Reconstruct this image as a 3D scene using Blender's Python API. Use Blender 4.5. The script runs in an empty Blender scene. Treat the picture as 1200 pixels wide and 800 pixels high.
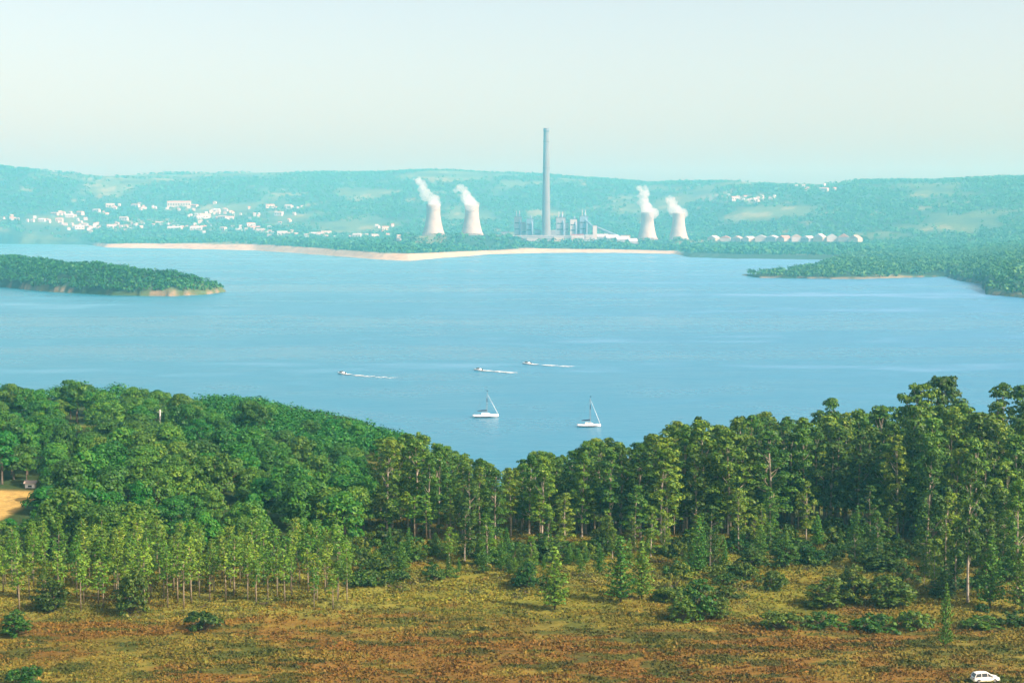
import bpy, math, random
import numpy as np
from mathutils import Vector, Matrix

R = math.radians
RNG = np.random.default_rng(7)
random.seed(7)
SC = bpy.context.scene
COL = SC.collection
W, F = 1200.0, 1900.0          # photograph width and focal length, in its pixels
CAMZ, HOR = 85.0, 262.0        # eye height above the lake, horizon row
PITCH = math.atan((400 - HOR) / F)
SUN_EL, SUN_BACK = R(39), R(30)  # sun on the right, a little behind the viewer
TO_SUN = Vector((math.cos(SUN_EL) * math.cos(SUN_BACK), -math.cos(SUN_EL) * math.sin(SUN_BACK), math.sin(SUN_EL)))

# ------------------------------------------------------------------ numeric helpers
def sstep(a, b, x):
    t = np.clip((x - a) / (b - a), 0, 1)
    return t * t * (3 - 2 * t)

def _hash(ix, iy, seed):
    h = (ix.astype(np.int64) * 374761393 + iy.astype(np.int64) * 668265263 + seed * 982451653) & 0x7fffffff
    h = ((h ^ (h >> 13)) * 1274126177) & 0x7fffffff
    return ((h ^ (h >> 16)) & 0xffff) / 65535.0

def vnoise(x, y, seed=0):
    x = np.asarray(x, float); y = np.asarray(y, float)
    ix, iy = np.floor(x), np.floor(y)
    fx, fy = x - ix, y - iy
    fx = fx * fx * (3 - 2 * fx); fy = fy * fy * (3 - 2 * fy)
    a, b = _hash(ix, iy, seed), _hash(ix + 1, iy, seed)
    c, d = _hash(ix, iy + 1, seed), _hash(ix + 1, iy + 1, seed)
    return (a * (1 - fx) + b * fx) * (1 - fy) + (c * (1 - fx) + d * fx) * fy

def fbm(x, y, seed=0, oct=4):
    s, a, t = 0.0, 1.0, 0.0
    for k in range(oct):
        s = s + a * vnoise(x * 2 ** k, y * 2 ** k, seed + k * 17)
        t += a; a *= .5
    return s / t

def tab(*p):
    xs = np.array(p[0::2], float); ys = np.array(p[1::2], float)
    return lambda v: np.interp(v, xs, ys)

def dist_of(row):                 # distance at which the water surface shows on that row
    return CAMZ * F / (np.asarray(row, float) - HOR)

def bearing(X, Y):                # bearing of a place, expressed as a column of the photograph
    return 600 + F * X / np.maximum(Y, 1)

# ------------------------------------------------------------------ the land
near_shore = tab(-420, 760, -250, 735, -200, 735, -150, 745, -110, 735, -60, 680, -38, 622, -20, 545, 0, 495, 30, 482, 100, 492, 200, 540, 420, 600)
far_shore_row = tab(-300, 284.5, 0, 285.5, 100, 286.5, 112, 288, 125, 290, 200, 291, 300, 293.3, 350, 296.5, 400, 300.5, 450, 304.5, 480, 305.2, 520, 302, 570, 298, 640, 296, 720, 296, 790, 297.5,
                    806, 301, 860, 303, 960, 304, 1400, 304)
bank_height = tab(-300, 4, 100, 4, 114, 12, 200, 16, 300, 18, 450, 14, 520, 12, 560, 9, 640, 9, 790, 7, 812, 8, 1400, 8)
skyline_row = tab(-300, 197, 0, 199, 60, 204, 125, 208.5, 200, 204, 330, 204, 450, 206, 520, 204, 600, 206, 700, 212, 760, 217, 800, 216, 870, 214, 960, 217, 1000, 214, 1100, 213, 1200, 210, 1500, 208)
ridge_dist = tab(-300, 8200, 60, 8400, 200, 9400, 600, 9400, 760, 8800, 870, 7600, 1200, 6800, 1500, 6600)
foot_dist = tab(-300, 6600, 200, 6500, 500, 5900, 700, 5900, 800, 5500, 1000, 5000, 1200, 4600, 1500, 4500)
# wooded spit in the lake on the left
spitL_near = tab(-300, 327, -100, 331, 0, 336, 60, 342, 130, 346, 200, 347, 240, 345, 262, 342)
spitL_depth = tab(-300, 700, 0, 430, 120, 300, 200, 170, 240, 80, 262, 22, 266, 0)
# wooded spit on the right, joined to the far shore
spitR_near = tab(866, 321.5, 890, 325.5, 1000, 327, 1108, 324, 1124, 329, 1150, 333, 1156, 345, 1200, 349, 1500, 372)
spitR_depth = tab(866, 0, 880, 60, 900, 120, 930, 260, 955, 520, 985, 1100, 1010, 3000, 1500, 4200)
PADS = []                          # level ground under the power station: (X, Y, z, radius)

def pad(px, Y, z, r):
    PADS.append(((px - 600) / F * Y, Y, z, r))
pad(510, 4880, 50, 150); pad(556, 4890, 50, 150)
pad(640, 5166, 29, 170); pad(690, 5200, 30, 150); pad(610, 5230, 30, 130)
pad(760, 5300, 33, 150); pad(797, 5300, 33, 150)

def ground(X, Y):
    X = np.asarray(X, float); Y = np.asarray(Y, float)
    a = bearing(X, Y)
    # near side of the lake: the slope below the viewpoint, a flat heath, the shore
    base = 11.5 + 2.2 * (fbm(X / 60, Y / 60, 3, 3) - .5) + .5 * (fbm(X / 9, Y / 9, 5, 2) - .5)
    base = base + 2.5 * sstep(-120, -260, X)
    sl = 83 - .345 * np.maximum(Y, 0) + 2.5 * (fbm(X / 40, Y / 40, 9, 3) - .5)
    base = np.where(sl > base, sl + (base - sl) * np.exp(-np.abs(sl - base) / 3) * .5, base + (sl - base) * np.exp(-np.abs(sl - base) / 3) * .5)
    ys = near_shore(X) + 14 * (fbm(X / 35, X * 0, 21, 3) - .5)
    k = sstep(0, 120 - 45 * sstep(-10, -45, X), ys - Y)
    near = np.where(Y < ys, base * k + .3, -np.minimum((Y - ys) * .12, 6.0))
    # far side
    df = dist_of(far_shore_row(a)) + 60 * (fbm(a / 25, a * 0, 31, 3) - .5)
    e = Y - df
    bh = bank_height(a)
    zr = CAMZ + (HOR - skyline_row(a)) / F * ridge_dist(a)
    t = np.clip((Y - foot_dist(a)) / (ridge_dist(a) - foot_dist(a)), 0, 1.6)
    up = np.where(t < 1, sstep(0, 1, t) ** .95, 1 - .25 * (t - 1) ** 1.2)
    hill = up * (zr - bh) * (1 + .22 * (fbm(X / 900, Y / 900, 41, 4) - .5) * np.clip(4 * t * np.abs(1.08 - t), 0, 1)) + 6 * np.clip(t, 0, 1) * (fbm(X / 160, Y / 160, 43, 3) - .5)
    flat = bh * sstep(0, 120, e) + sstep(60, 900, e) * (6 + 10 * (fbm(X / 400, Y / 400, 51, 3) - .5))
    far = np.where(e > 0, flat + hill + .3, np.maximum(e * .1, -6))
    # the two spits
    el = Y - dist_of(spitL_near(a)); dl = spitL_depth(a)
    ml = np.minimum(el, dl - el)
    hl = np.where((a < 266) & (ml > 0), 1.5 + 31 * (1 - np.exp(-np.maximum(ml, 0) / 75)) * (.8 + .4 * fbm(X / 90, Y / 90, 61, 3)), -6)
    er = Y - dist_of(spitR_near(a)); dr = spitR_depth(a)
    mr = np.minimum(er, dr - er)
    gro = sstep(1080, 1240, a)
    hr = np.where((a > 866) & (mr > 0), 1.2 + (9 + 22 * gro) * (1 - np.exp(-np.maximum(mr, 0) / (90 + 60 * gro))) * (.7 + .6 * fbm(X / 110, Y / 110, 63, 3)), -6)
    far = np.maximum(np.maximum(far, hl), hr)
    for (qx, qy, qz, qr) in PADS:
        w = np.exp(-(((X - qx) ** 2 + (Y - qy) ** 2) / (qr * qr)) ** 2)
        far = far + (qz - far) * w
    return np.where(Y < 1050, np.maximum(near, np.where(Y > 900, -6, -6)), far)

def gz(x, y):
    return float(ground(np.array([x]), np.array([y]))[0])

CP, SP = math.cos(PITCH), math.sin(PITCH)
def ray(px, py):
    u, v = (px - 600) / F, (400 - py) / F
    return u, CP + v * SP, -SP + v * CP        # at unit depth along the lens axis

def spot(px, py, d0=150, d1=11000):
    """The place on the ground seen at that pixel of the photograph."""
    dx, dy, dz = ray(px, py)
    d = d0 * (d1 / d0) ** np.linspace(0, 1, 6000)
    t = d / dy
    z = CAMZ + dz * t
    g = ground(dx * t, d)
    hit = np.nonzero(z <= np.maximum(g, 0))[0]
    i = hit[0] if len(hit) else -1
    return float(dx * t[i]), float(d[i]), float(max(g[i], 0))

def column_at(px, Y):
    return (px - 600) / F * (Y * CP + (CAMZ - 12) * SP)

def top_limit(X, Y, table):
    """Height a thing at (X, Y) may reach before it breaks a skyline given as rows."""
    zz = CAMZ + 0 * X
    a = 600 + F * X / (Y * CP + 60 * SP)
    row = table(a)
    v = (400 - row) / F
    return CAMZ + Y * (-SP + v * CP) / (CP + v * SP)

# ------------------------------------------------------------------ mesh helpers
def mesh_np(name, V, Q, mat, smooth=False, tris=False):
    n = 3 if tris else 4
    me = bpy.data.meshes.new(name)
    V = np.ascontiguousarray(V, np.float32); Q = np.ascontiguousarray(Q, np.int32)
    me.vertices.add(len(V)); me.vertices.foreach_set('co', V.ravel())
    me.loops.add(len(Q) * n); me.loops.foreach_set('vertex_index', Q.ravel())
    me.polygons.add(len(Q)); me.polygons.foreach_set('loop_start', np.arange(0, len(Q) * n, n, dtype=np.int32))
    if smooth: me.polygons.foreach_set('use_smooth', np.ones(len(Q), bool))
    me.update(calc_edges=True)
    me.materials.append(mat)
    return me

class MB:
    """Collects shapes; every build() is one mesh object."""
    def __init__(s): s.v, s.f = [], []
    def add(s, V, Fs):
        b = len(s.v); s.v += [tuple(p) for p in V]; s.f += [tuple(b + i for i in f) for f in Fs]
    def box(s, c, d, rz=0, taper=1.0):
        x, y, z = d[0] / 2, d[1] / 2, d[2] / 2
        P = [(-x, -y, -z), (x, -y, -z), (x, y, -z), (-x, y, -z)] + [(-x * taper, -y * taper, z), (x * taper, -y * taper, z), (x * taper, y * taper, z), (-x * taper, y * taper, z)]
        cr, sr = math.cos(rz), math.sin(rz)
        s.add([(c[0] + p[0] * cr - p[1] * sr, c[1] + p[0] * sr + p[1] * cr, c[2] + p[2]) for p in P],
              [(3, 2, 1, 0), (4, 5, 6, 7), (0, 1, 5, 4), (1, 2, 6, 5), (2, 3, 7, 6), (3, 0, 4, 7)])
    def tube(s, pts, rad, n=8, caps=True):
        rings = []
        for i, p in enumerate(pts):
            p = Vector(p)
            a = Vector(pts[max(i - 1, 0)]); b = Vector(pts[min(i + 1, len(pts) - 1)])
            d = (b - a).normalized()
            u = d.cross(Vector((0, 1, 0)) if abs(d.y) < .9 else Vector((1, 0, 0))).normalized(); w = d.cross(u)
            rings.append([p + (u * math.cos(2 * math.pi * k / n) + w * math.sin(2 * math.pi * k / n)) * rad[i] for k in range(n)])
        V = [q for r in rings for q in r]; Fs = []
        for i in range(len(pts) - 1):
            for k in range(n):
                Fs.append((i * n + k, i * n + (k + 1) % n, (i + 1) * n + (k + 1) % n, (i + 1) * n + k))
        if caps:
            Fs.append(tuple(range(n - 1, -1, -1))); Fs.append(tuple(range((len(pts) - 1) * n, len(pts) * n)))
        s.add(V, Fs)
    def lathe(s, prof, n=32, c=(0, 0, 0), a0=0, a1=2 * math.pi):
        full = abs(a1 - a0 - 2 * math.pi) < 1e-6
        m = n if full else n + 1
        V = [(c[0] + r * math.cos(a0 + (a1 - a0) * k / n), c[1] + r * math.sin(a0 + (a1 - a0) * k / n), c[2] + z) for r, z in prof for k in range(m)]
        Fs = [(i * m + k, i * m + (k + 1) % m, (i + 1) * m + (k + 1) % m, (i + 1) * m + k) for i in range(len(prof) - 1) for k in range(n)]
        s.add(V, Fs)
    def gable(s, w, d, z0, h, over=.4):
        x, y = w / 2 + over, d / 2 + over
        s.add([(-x, -y, z0), (x, -y, z0), (x, y, z0), (-x, y, z0), (-x, 0, z0 + h), (x, 0, z0 + h)],
              [(0, 1, 5, 4), (2, 3, 4, 5), (0, 4, 3), (1, 2, 5), (3, 2, 1, 0)])
    def loft(s, secs, close=True):
        n = len(secs[0]); V = [p for q in secs for p in q]; Fs = []
        for i in range(len(secs) - 1):
            for k in range(n if close else n - 1):
                Fs.append((i * n + k, i * n + (k + 1) % n, (i + 1) * n + (k + 1) % n, (i + 1) * n + k))
        if close:
            Fs.append(tuple(range(n - 1, -1, -1))); Fs.append(tuple(range((len(secs) - 1) * n, len(secs) * n)))
        s.add(V, Fs)
    def mesh(s, name, mat, smooth=False):
        me = bpy.data.meshes.new(name); me.from_pydata(s.v, [], s.f)
        if smooth:
            for p in me.polygons: p.use_smooth = True
        me.materials.append(mat); me.update(); return me
    def build(s, name, mat, parent=None, smooth=False, bevel=0):
        o = link(name, s.mesh(name, mat, smooth), parent)
        if bevel:
            b = o.modifiers.new('bevel', 'BEVEL'); b.width = bevel; b.segments = 2; b.limit_method = 'ANGLE'
        return o

def link(name, me, parent=None):
    o = bpy.data.objects.new(name, me); COL.objects.link(o)
    if parent: o.parent = parent
    return o

def tag(o, label, cat, group=None, kind=None):
    o['label'] = label; o['category'] = cat
    if group: o['group'] = group
    if kind: o['kind'] = kind
    return o

def thing(name, label, cat, loc, rz=0, group=None, scale=(1, 1, 1)):
    o = link(name, None); o.empty_display_size = .5
    o.location = loc; o.rotation_euler = (0, 0, rz); o.scale = scale
    return tag(o, label, cat, group)

def copy_tree(o, parent=None):
    c = o.copy(); COL.objects.link(c)
    if parent: c.parent = parent
    for ch in list(o.children): copy_tree(ch, c)
    return c

# ------------------------------------------------------------------ materials
def mat(name):
    m = bpy.data.materials.new(name); m.use_nodes = True
    nt = m.node_tree; b = nt.nodes['Principled BSDF']
    return m, nt, b, nt.nodes['Material Output']

def N(nt, t, **kw):
    n = nt.nodes.new(t)
    for k, v in kw.items():
        if k in n.inputs: n.inputs[k].default_value = v
        else: setattr(n, k, v)
    return n

def L(nt, a, b): nt.links.new(a, b)

def plain(name, col, rough=.6, spec=.3, metal=0, noise=0, scale=1.0):
    m, nt, b, out = mat(name)
    b.inputs['Base Color'].default_value = (*col, 1); b.inputs['Roughness'].default_value = rough
    b.inputs['Specular IOR Level'].default_value = spec; b.inputs['Metallic'].default_value = metal
    if noise:
        tc = N(nt, 'ShaderNodeTexCoord'); nz = N(nt, 'ShaderNodeTexNoise', Scale=scale, Detail=5.0)
        L(nt, tc.outputs['Object'], nz.inputs['Vector'])
        rp = N(nt, 'ShaderNodeMapRange'); rp.inputs[1].default_value = .3; rp.inputs[2].default_value = .7
        rp.inputs[3].default_value = 1 - noise; rp.inputs[4].default_value = 1 + noise
        L(nt, nz.outputs[0], rp.inputs[0])
        mx = N(nt, 'ShaderNodeVectorMath', operation='SCALE'); mx.inputs[0].default_value = col
        L(nt, rp.outputs[0], mx.inputs['Scale']); L(nt, mx.outputs[0], b.inputs['Base Color'])
    return m

def leafy(name, c_dark, c_mid, c_light, hue=.02, transl=.1, patch=.35):
    """Leaves: tone differs from tuft to tuft, from bough to bough and from tree to tree."""
    m, nt, b, out = mat(name)
    gi = N(nt, 'ShaderNodeNewGeometry'); oi = N(nt, 'ShaderNodeObjectInfo'); tc = N(nt, 'ShaderNodeTexCoord')
    nz = N(nt, 'ShaderNodeTexNoise', Scale=patch, Detail=2.0); L(nt, tc.outputs['Object'], nz.inputs['Vector'])
    a = N(nt, 'ShaderNodeMath', operation='MULTIPLY_ADD'); a.inputs[1].default_value = .42
    L(nt, gi.outputs['Random Per Island'], a.inputs[0])
    a2 = N(nt, 'ShaderNodeMath', operation='MULTIPLY_ADD'); a2.inputs[1].default_value = .45; a2.inputs[2].default_value = -.08
    L(nt, nz.outputs[0], a2.inputs[0]); L(nt, a2.outputs[0], a.inputs[2])
    a3 = N(nt, 'ShaderNodeMath', operation='MULTIPLY_ADD'); a3.inputs[1].default_value = .34
    L(nt, oi.outputs['Random'], a3.inputs[0]); L(nt, a.outputs[0], a3.inputs[2])
    rp = N(nt, 'ShaderNodeValToRGB'); e = rp.color_ramp.elements
    e[0].position = .15; e[0].color = (*c_dark, 1); e[1].position = .95; e[1].color = (*c_light, 1)
    x = e.new(.55); x.color = (*c_mid, 1)
    L(nt, a3.outputs[0], rp.inputs[0])
    hs = N(nt, 'ShaderNodeHueSaturation')
    h = N(nt, 'ShaderNodeMath', operation='MULTIPLY_ADD'); h.inputs[1].default_value = hue * 2; h.inputs[2].default_value = .5 - hue
    r7 = N(nt, 'ShaderNodeMath', operation='MULTIPLY'); r7.inputs[1].default_value = 7.31; L(nt, oi.outputs['Random'], r7.inputs[0])
    fr = N(nt, 'ShaderNodeMath', operation='FRACT'); L(nt, r7.outputs[0], fr.inputs[0]); L(nt, fr.outputs[0], h.inputs[0])
    L(nt, h.outputs[0], hs.inputs['Hue']); L(nt, rp.outputs[0], hs.inputs['Color'])
    L(nt, hs.outputs[0], b.inputs['Base Color'])
    b.inputs['Roughness'].default_value = .55; b.inputs['Specular IOR Level'].default_value = .25
    tr = N(nt, 'ShaderNodeBsdfTranslucent'); L(nt, hs.outputs[0], tr.inputs['Color'])
    mx = N(nt, 'ShaderNodeMixShader'); mx.inputs[0].default_value = transl
    L(nt, b.outputs[0], mx.inputs[1]); L(nt, tr.outputs[0], mx.inputs[2]); L(nt, mx.outputs[0], out.inputs['Surface'])
    return m

M = {}
M['euc'] = leafy('eucalyptus_leaves', (.007, .030, .003), (.050, .128, .007), (.215, .300, .014), .018)
M['broad'] = leafy('broadleaf_leaves', (.006, .046, .005), (.032, .135, .009), (.135, .245, .015), .03, patch=.25)
M['young'] = leafy('sapling_leaves', (.020, .075, .006), (.085, .180, .010), (.235, .320, .022), .02)
M['pine'] = leafy('pine_needles', (.014, .065, .006), (.055, .160, .011), (.16, .28, .018), .02)
M['shrub'] = leafy('shrub_leaves', (.007, .030, .004), (.034, .090, .006), (.150, .210, .012), .03, patch=.8)
M['gorse'] = leafy('gorse_leaves', (.050, .078, .010), (.13, .14, .016), (.26, .235, .026), .02, patch=.8)
M['farwood'] = leafy('far_leaves', (.012, .066, .010), (.042, .140, .016), (.110, .215, .022), .03, transl=.1, patch=.02)
M['bark_pale'] = plain('pale_bark', (.34, .29, .22), .85, .15, noise=.45, scale=1.3)
M['bark'] = plain('grey_brown_bark', (.13, .10, .075), .9, .1, noise=.4, scale=2)
M['bark_sapling'] = plain('sapling_bark', (.27, .22, .15), .9, .1, noise=.3, scale=2)
M['concrete'] = plain('concrete', (.36, .325, .28), .85, .2, noise=.16, scale=.05)
M['chimney'] = plain('chimney_concrete', (.17, .17, .165), .85, .2, noise=.08, scale=.03)
M['dark_steel'] = plain('dark_steel', (.10, .11, .13), .6, .4, noise=.2, scale=.2)
M['grey_clad'] = plain('grey_cladding', (.22, .23, .25), .6, .3, noise=.15, scale=.1)
M['blue_clad'] = plain('blue_grey_cladding', (.15, .22, .30), .6, .3, noise=.15, scale=.1)
M['white_wall'] = plain('white_render', (.44, .425, .40), .8, .2, noise=.06, scale=.3)
M['cream_wall'] = plain('cream_render', (.44, .39, .31), .8, .2, noise=.08, scale=.3)
M['white_roof'] = plain('white_sheet_roof', (.42, .42, .405), .5, .3, noise=.08, scale=.2)
M['tile_roof'] = plain('terracotta_tiles', (.42, .20, .13), .8, .2, noise=.25, scale=1)
M['pale_roof'] = plain('pale_tiles', (.38, .29, .23), .8, .2, noise=.15, scale=1)
M['red_paint'] = plain('red_paint', (.45, .08, .07), .5, .3, noise=.1, scale=.5)
M['glass_dark'] = plain('dark_glass', (.02, .025, .03), .08, .6)
M['boat_white'] = plain('white_gelcoat', (.82, .82, .80), .3, .5, noise=.03, scale=2)
M['boat_dark'] = plain('dark_antifouling', (.03, .05, .09), .5, .3, noise=.2, scale=2)
M['sail_cover'] = plain('navy_sail_cover', (.03, .05, .10), .8, .1, noise=.2, scale=3)
M['alu'] = plain('mast_alloy', (.30, .31, .33), .4, .5, .6, noise=.05, scale=3)
M['car_paint'] = plain('white_car_paint', (.80, .79, .72), .25, .5, noise=.04, scale=2)
M['car_sill'] = plain('cream_grime_paint', (.62, .58, .36), .5, .4, noise=.18, scale=4)
M['tyre'] = plain('tyre_rubber', (.02, .02, .02), .9, .2, noise=.2, scale=8)
M['rim'] = plain('wheel_alloy', (.45, .45, .46), .35, .5, .7, noise=.05, scale=8)
M['lamp'] = plain('lamp_lens', (.70, .72, .74), .15, .6)
M['lamp_red'] = plain('red_lamp_lens', (.40, .02, .02), .2, .6)
M['foam'] = plain('wake_foam', (.62, .68, .70), .9, .1, noise=.2, scale=.8)

# ------------------------------------------------------------------ land sheet
def land_material():
    m, nt, b, out = mat('land')
    at = N(nt, 'ShaderNodeAttribute'); at.attribute_name = 'albedo'
    tc = N(nt, 'ShaderNodeTexCoord')
    n1 = N(nt, 'ShaderNodeTexNoise', Scale=.9, Detail=6.0, Roughness=.7); L(nt, tc.outputs['Object'], n1.inputs['Vector'])
    n2 = N(nt, 'ShaderNodeTexNoise', Scale=.05, Detail=6.0, Roughness=.65); L(nt, tc.outputs['Object'], n2.inputs['Vector'])
    ad = N(nt, 'ShaderNodeMath', operation='ADD'); L(nt, n1.outputs[0], ad.inputs[0]); L(nt, n2.outputs[0], ad.inputs[1])
    mr = N(nt, 'ShaderNodeMapRange'); mr.inputs[1].default_value = .7; mr.inputs[2].default_value = 1.3; mr.inputs[3].default_value = .55; mr.inputs[4].default_value = 1.45
    L(nt, ad.outputs[0], mr.inputs[0])
    sc = N(nt, 'ShaderNodeVectorMath', operation='SCALE'); L(nt, at.outputs['Color'], sc.inputs[0]); L(nt, mr.outputs[0], sc.inputs['Scale'])
    L(nt, sc.outputs[0], b.inputs['Base Color'])
    b.inputs['Roughness'].default_value = .95; b.inputs['Specular IOR Level'].default_value = .1
    bp = N(nt, 'ShaderNodeBump', Strength=.7, Distance=.35); L(nt, n1.outputs[0], bp.inputs['Height']); L(nt, bp.outputs[0], b.inputs['Normal'])
    return m

def mixc(c, d, w):
    w = np.asarray(w)[..., None]
    return c * (1 - w) + np.array(d) * w

# stubble field and two meadows inside the left-hand wood: centre X, Y, half sizes
FIELDS = []; SIGHT = []
def field_from(px0, px1, py0, py1, col):
    xm, yn, _ = spot((px0 + px1) / 2, py1); _, yf, _ = spot((px0 + px1) / 2, py0)
    ym = (yn + yf) / 2
    x0, x1 = column_at(px0, ym), column_at(px1, ym)
    FIELDS.append((x0, x1, yn, yf, col)); SIGHT.append((px0, px1, py1, yn))
field_from(-90, 29, 573, 609, (.46, .30, .085))
field_from(76, 110, 499, 506, (.22, .24, .04))
field_from(264, 288, 502, 508, (.16, .21, .045))

def heath_tone(X, Y):
    """Albedo of the moor: rust bracken, olive heather, straw grass, in drifts."""
    n = fbm(X / 26, Y / 15, 71, 4); k = fbm(X / 11, Y / 5, 75, 4); q = fbm(X / 6, Y / 2.2, 79, 3)
    c = np.ones(np.shape(X) + (3,)) * np.array((.125, .105, .024))
    c = mixc(c, (.155, .076, .022), sstep(.42, .58, n) * .8)
    c = mixc(c, (.190, .155, .036), sstep(.53, .67, k) * .6)
    c = mixc(c, (.040, .058, .016), sstep(.52, .64, 1 - q) * .75)
    far = sstep(283, 315, Y + 12 * (n - .5))
    c = mixc(c, (.185, .180, .030), far * .6 * sstep(.3, .6, k + .1))
    return c * np.array([1.05, 1.06, .76])

def land_tone(X, Y, Z):
    a = bearing(X, Y)
    c = heath_tone(X, Y)
    # floor of the woods
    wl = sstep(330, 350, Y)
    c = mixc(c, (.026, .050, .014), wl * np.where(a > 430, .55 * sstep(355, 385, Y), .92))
    pl = sstep(-20, -32, X) * sstep(292, 300, Y) * sstep(352, 342, Y)
    c = mixc(c, (.200, .190, .036), pl * .85)
    for (x0, x1, y0, y1, col) in FIELDS:
        w = sstep(x0 - 1.5, x0 + 1.5, X) * sstep(x1 + 1.5, x1 - 1.5, X) * sstep(y0 - 2, y0 + 2, Y) * sstep(y1 + 2, y1 - 2, Y)
        c = mixc(c, col, w)
    # far country: woods and fields in a patchwork
    f = Y > 1050
    n = fbm(X / 330, Y / 420, 81, 4); k = fbm(X / 120, Y / 170, 85, 4)
    g = np.ones(np.shape(X) + (3,)) * np.array((.026, .060, .026))
    g = mixc(g, (.095, .130, .045), sstep(.56, .64, n) * .8)
    g = mixc(g, (.20, .19, .085), sstep(.66, .72, k) * .7)
    g = mixc(g, (.012, .040, .022), sstep(.5, .7, 1 - k) * .6)
    scar = np.exp(-((a - 868) / 34) ** 2) * sstep(.45, .6, fbm(a / 9, Z / 9, 91, 3)) * np.exp(-((Z - (CAMZ + 30 / F * Y)) / 14) ** 2)
    g = mixc(g, (.45, .38, .30), np.clip(scar * 1.5, 0, 1))
    e = Y - dist_of(far_shore_row(a))
    sandy = sstep(106, 118, a) * sstep(802, 794, a)
    bh = bank_height(a)
    sand = sandy * sstep(135, 105, e) * (e > -60)
    g = mixc(g, (.43, .33, .21), sand)
    # rocky rims of the spits
    el = Y - dist_of(spitL_near(a)); er = Y - dist_of(spitR_near(a))
    rim = np.where((a < 268) & (np.abs(el) < 60), sstep(16, 6, el) * (el > -20) * sstep(.50, .58, fbm(X / 18, Y / 18, 95, 3)), 0)
    rim = np.maximum(rim, np.where((a > 860) & (np.abs(er) < 60), sstep(18, 8, er) * (er > -20) * sstep(.46, .56, fbm(X / 25, Y / 25, 97, 3)) * .8, 0))
    g = mixc(g, (.22, .17, .105), rim)
    return np.where(f[..., None], g, c)

def make_land():
    na, nr = 620, 900
    ang = np.linspace(R(-30), R(30), na)
    r = np.concatenate([np.linspace(4, 200, 60, endpoint=False), 200 * (430 / 200) ** np.linspace(0, 1, 300, endpoint=False), 430 * (10600 / 430) ** np.linspace(0, 1, nr - 360)])
    A, D = np.meshgrid(ang, r)
    X = np.tan(A) * D; Y = D
    Z = ground(X, Y)
    V = np.stack([X, Y, Z], -1).reshape(-1, 3)
    i = np.arange(nr - 1)[:, None] * na + np.arange(na - 1)[None, :]
    Q = np.stack([i, i + 1, i + 1 + na, i + na], -1).reshape(-1, 4)
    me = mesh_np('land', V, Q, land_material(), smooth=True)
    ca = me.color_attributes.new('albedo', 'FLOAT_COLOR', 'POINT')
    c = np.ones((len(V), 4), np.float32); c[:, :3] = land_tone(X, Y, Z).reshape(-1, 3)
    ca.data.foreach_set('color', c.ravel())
    o = link('ground', me); o['kind'] = 'structure'
    return o

def make_water():
    m, nt, b, out = mat('lake_water')
    tc = N(nt, 'ShaderNodeTexCoord')
    def noise(sx, sy, scale, det):
        mp = N(nt, 'ShaderNodeMapping'); mp.inputs['Scale'].default_value = (sx, sy, 1)
        L(nt, tc.outputs['Object'], mp.inputs[0])
        n = N(nt, 'ShaderNodeTexNoise', Scale=scale, Detail=det, Roughness=.6); L(nt, mp.outputs[0], n.inputs['Vector']); return n.outputs[0]
    lanes = noise(.30, 2.0, .0020, 3.0)
    cat = noise(1, 1.8, .012, 5.0)
    rip = noise(1, 1.5, .35, 4.0); chop = noise(1, 1.4, .08, 3.0)
    rp = N(nt, 'ShaderNodeValToRGB'); e = rp.color_ramp.elements
    e[0].position = .36; e[0].color = (.012, .150, .230, 1); e[1].position = .70; e[1].color = (.150, .320, .430, 1)
    x = e.new(.54); x.color = (.022, .178, .265, 1)
    ad = N(nt, 'ShaderNodeMath', operation='MULTIPLY_ADD'); ad.inputs[1].default_value = .35
    L(nt, cat, ad.inputs[0])
    s = N(nt, 'ShaderNodeMath', operation='MULTIPLY'); s.inputs[1].default_value = .65; L(nt, lanes, s.inputs[0]); L(nt, s.outputs[0], ad.inputs[2])
    L(nt, ad.outputs[0], rp.inputs[0])
    sx = N(nt, 'ShaderNodeSeparateXYZ'); L(nt, tc.outputs['Object'], sx.inputs[0])      # water colour shifts from teal towards blue-lilac on the right
    bl = N(nt, 'ShaderNodeMapRange'); bl.inputs[1].default_value = -300; bl.inputs[2].default_value = 900; L(nt, sx.outputs[0], bl.inputs[0])
    tn = N(nt, 'ShaderNodeMix', data_type='RGBA', blend_type='MULTIPLY'); L(nt, bl.outputs[0], tn.inputs[0]); L(nt, rp.outputs[0], tn.inputs[6]); tn.inputs[7].default_value = (1.25, .97, 1.25, 1)
    L(nt, tn.outputs[2], b.inputs['Base Color'])
    mr = N(nt, 'ShaderNodeMapRange'); mr.inputs[1].default_value = .4; mr.inputs[2].default_value = .65; mr.inputs[3].default_value = .22; mr.inputs[4].default_value = .42
    L(nt, ad.outputs[0], mr.inputs[0]); L(nt, mr.outputs[0], b.inputs['Roughness'])
    b.inputs['IOR'].default_value = 1.33; b.inputs['Specular IOR Level'].default_value = .5
    b1 = N(nt, 'ShaderNodeBump', Strength=.8, Distance=.35); L(nt, rip, b1.inputs['Height'])
    b2 = N(nt, 'ShaderNodeBump', Strength=.5, Distance=.9); L(nt, chop, b2.inputs['Height']); L(nt, b1.outputs[0], b2.inputs['Normal'])
    L(nt, b2.outputs[0], b.inputs['Normal'])
    mb = MB()
    mb.add([(-5200, 380, 0), (5200, 380, 0), (5200, 8200, 0), (-5200, 8200, 0)], [(0, 1, 2, 3)])
    o = mb.build('lake_water', m); o['kind'] = 'structure'
    return o

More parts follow.
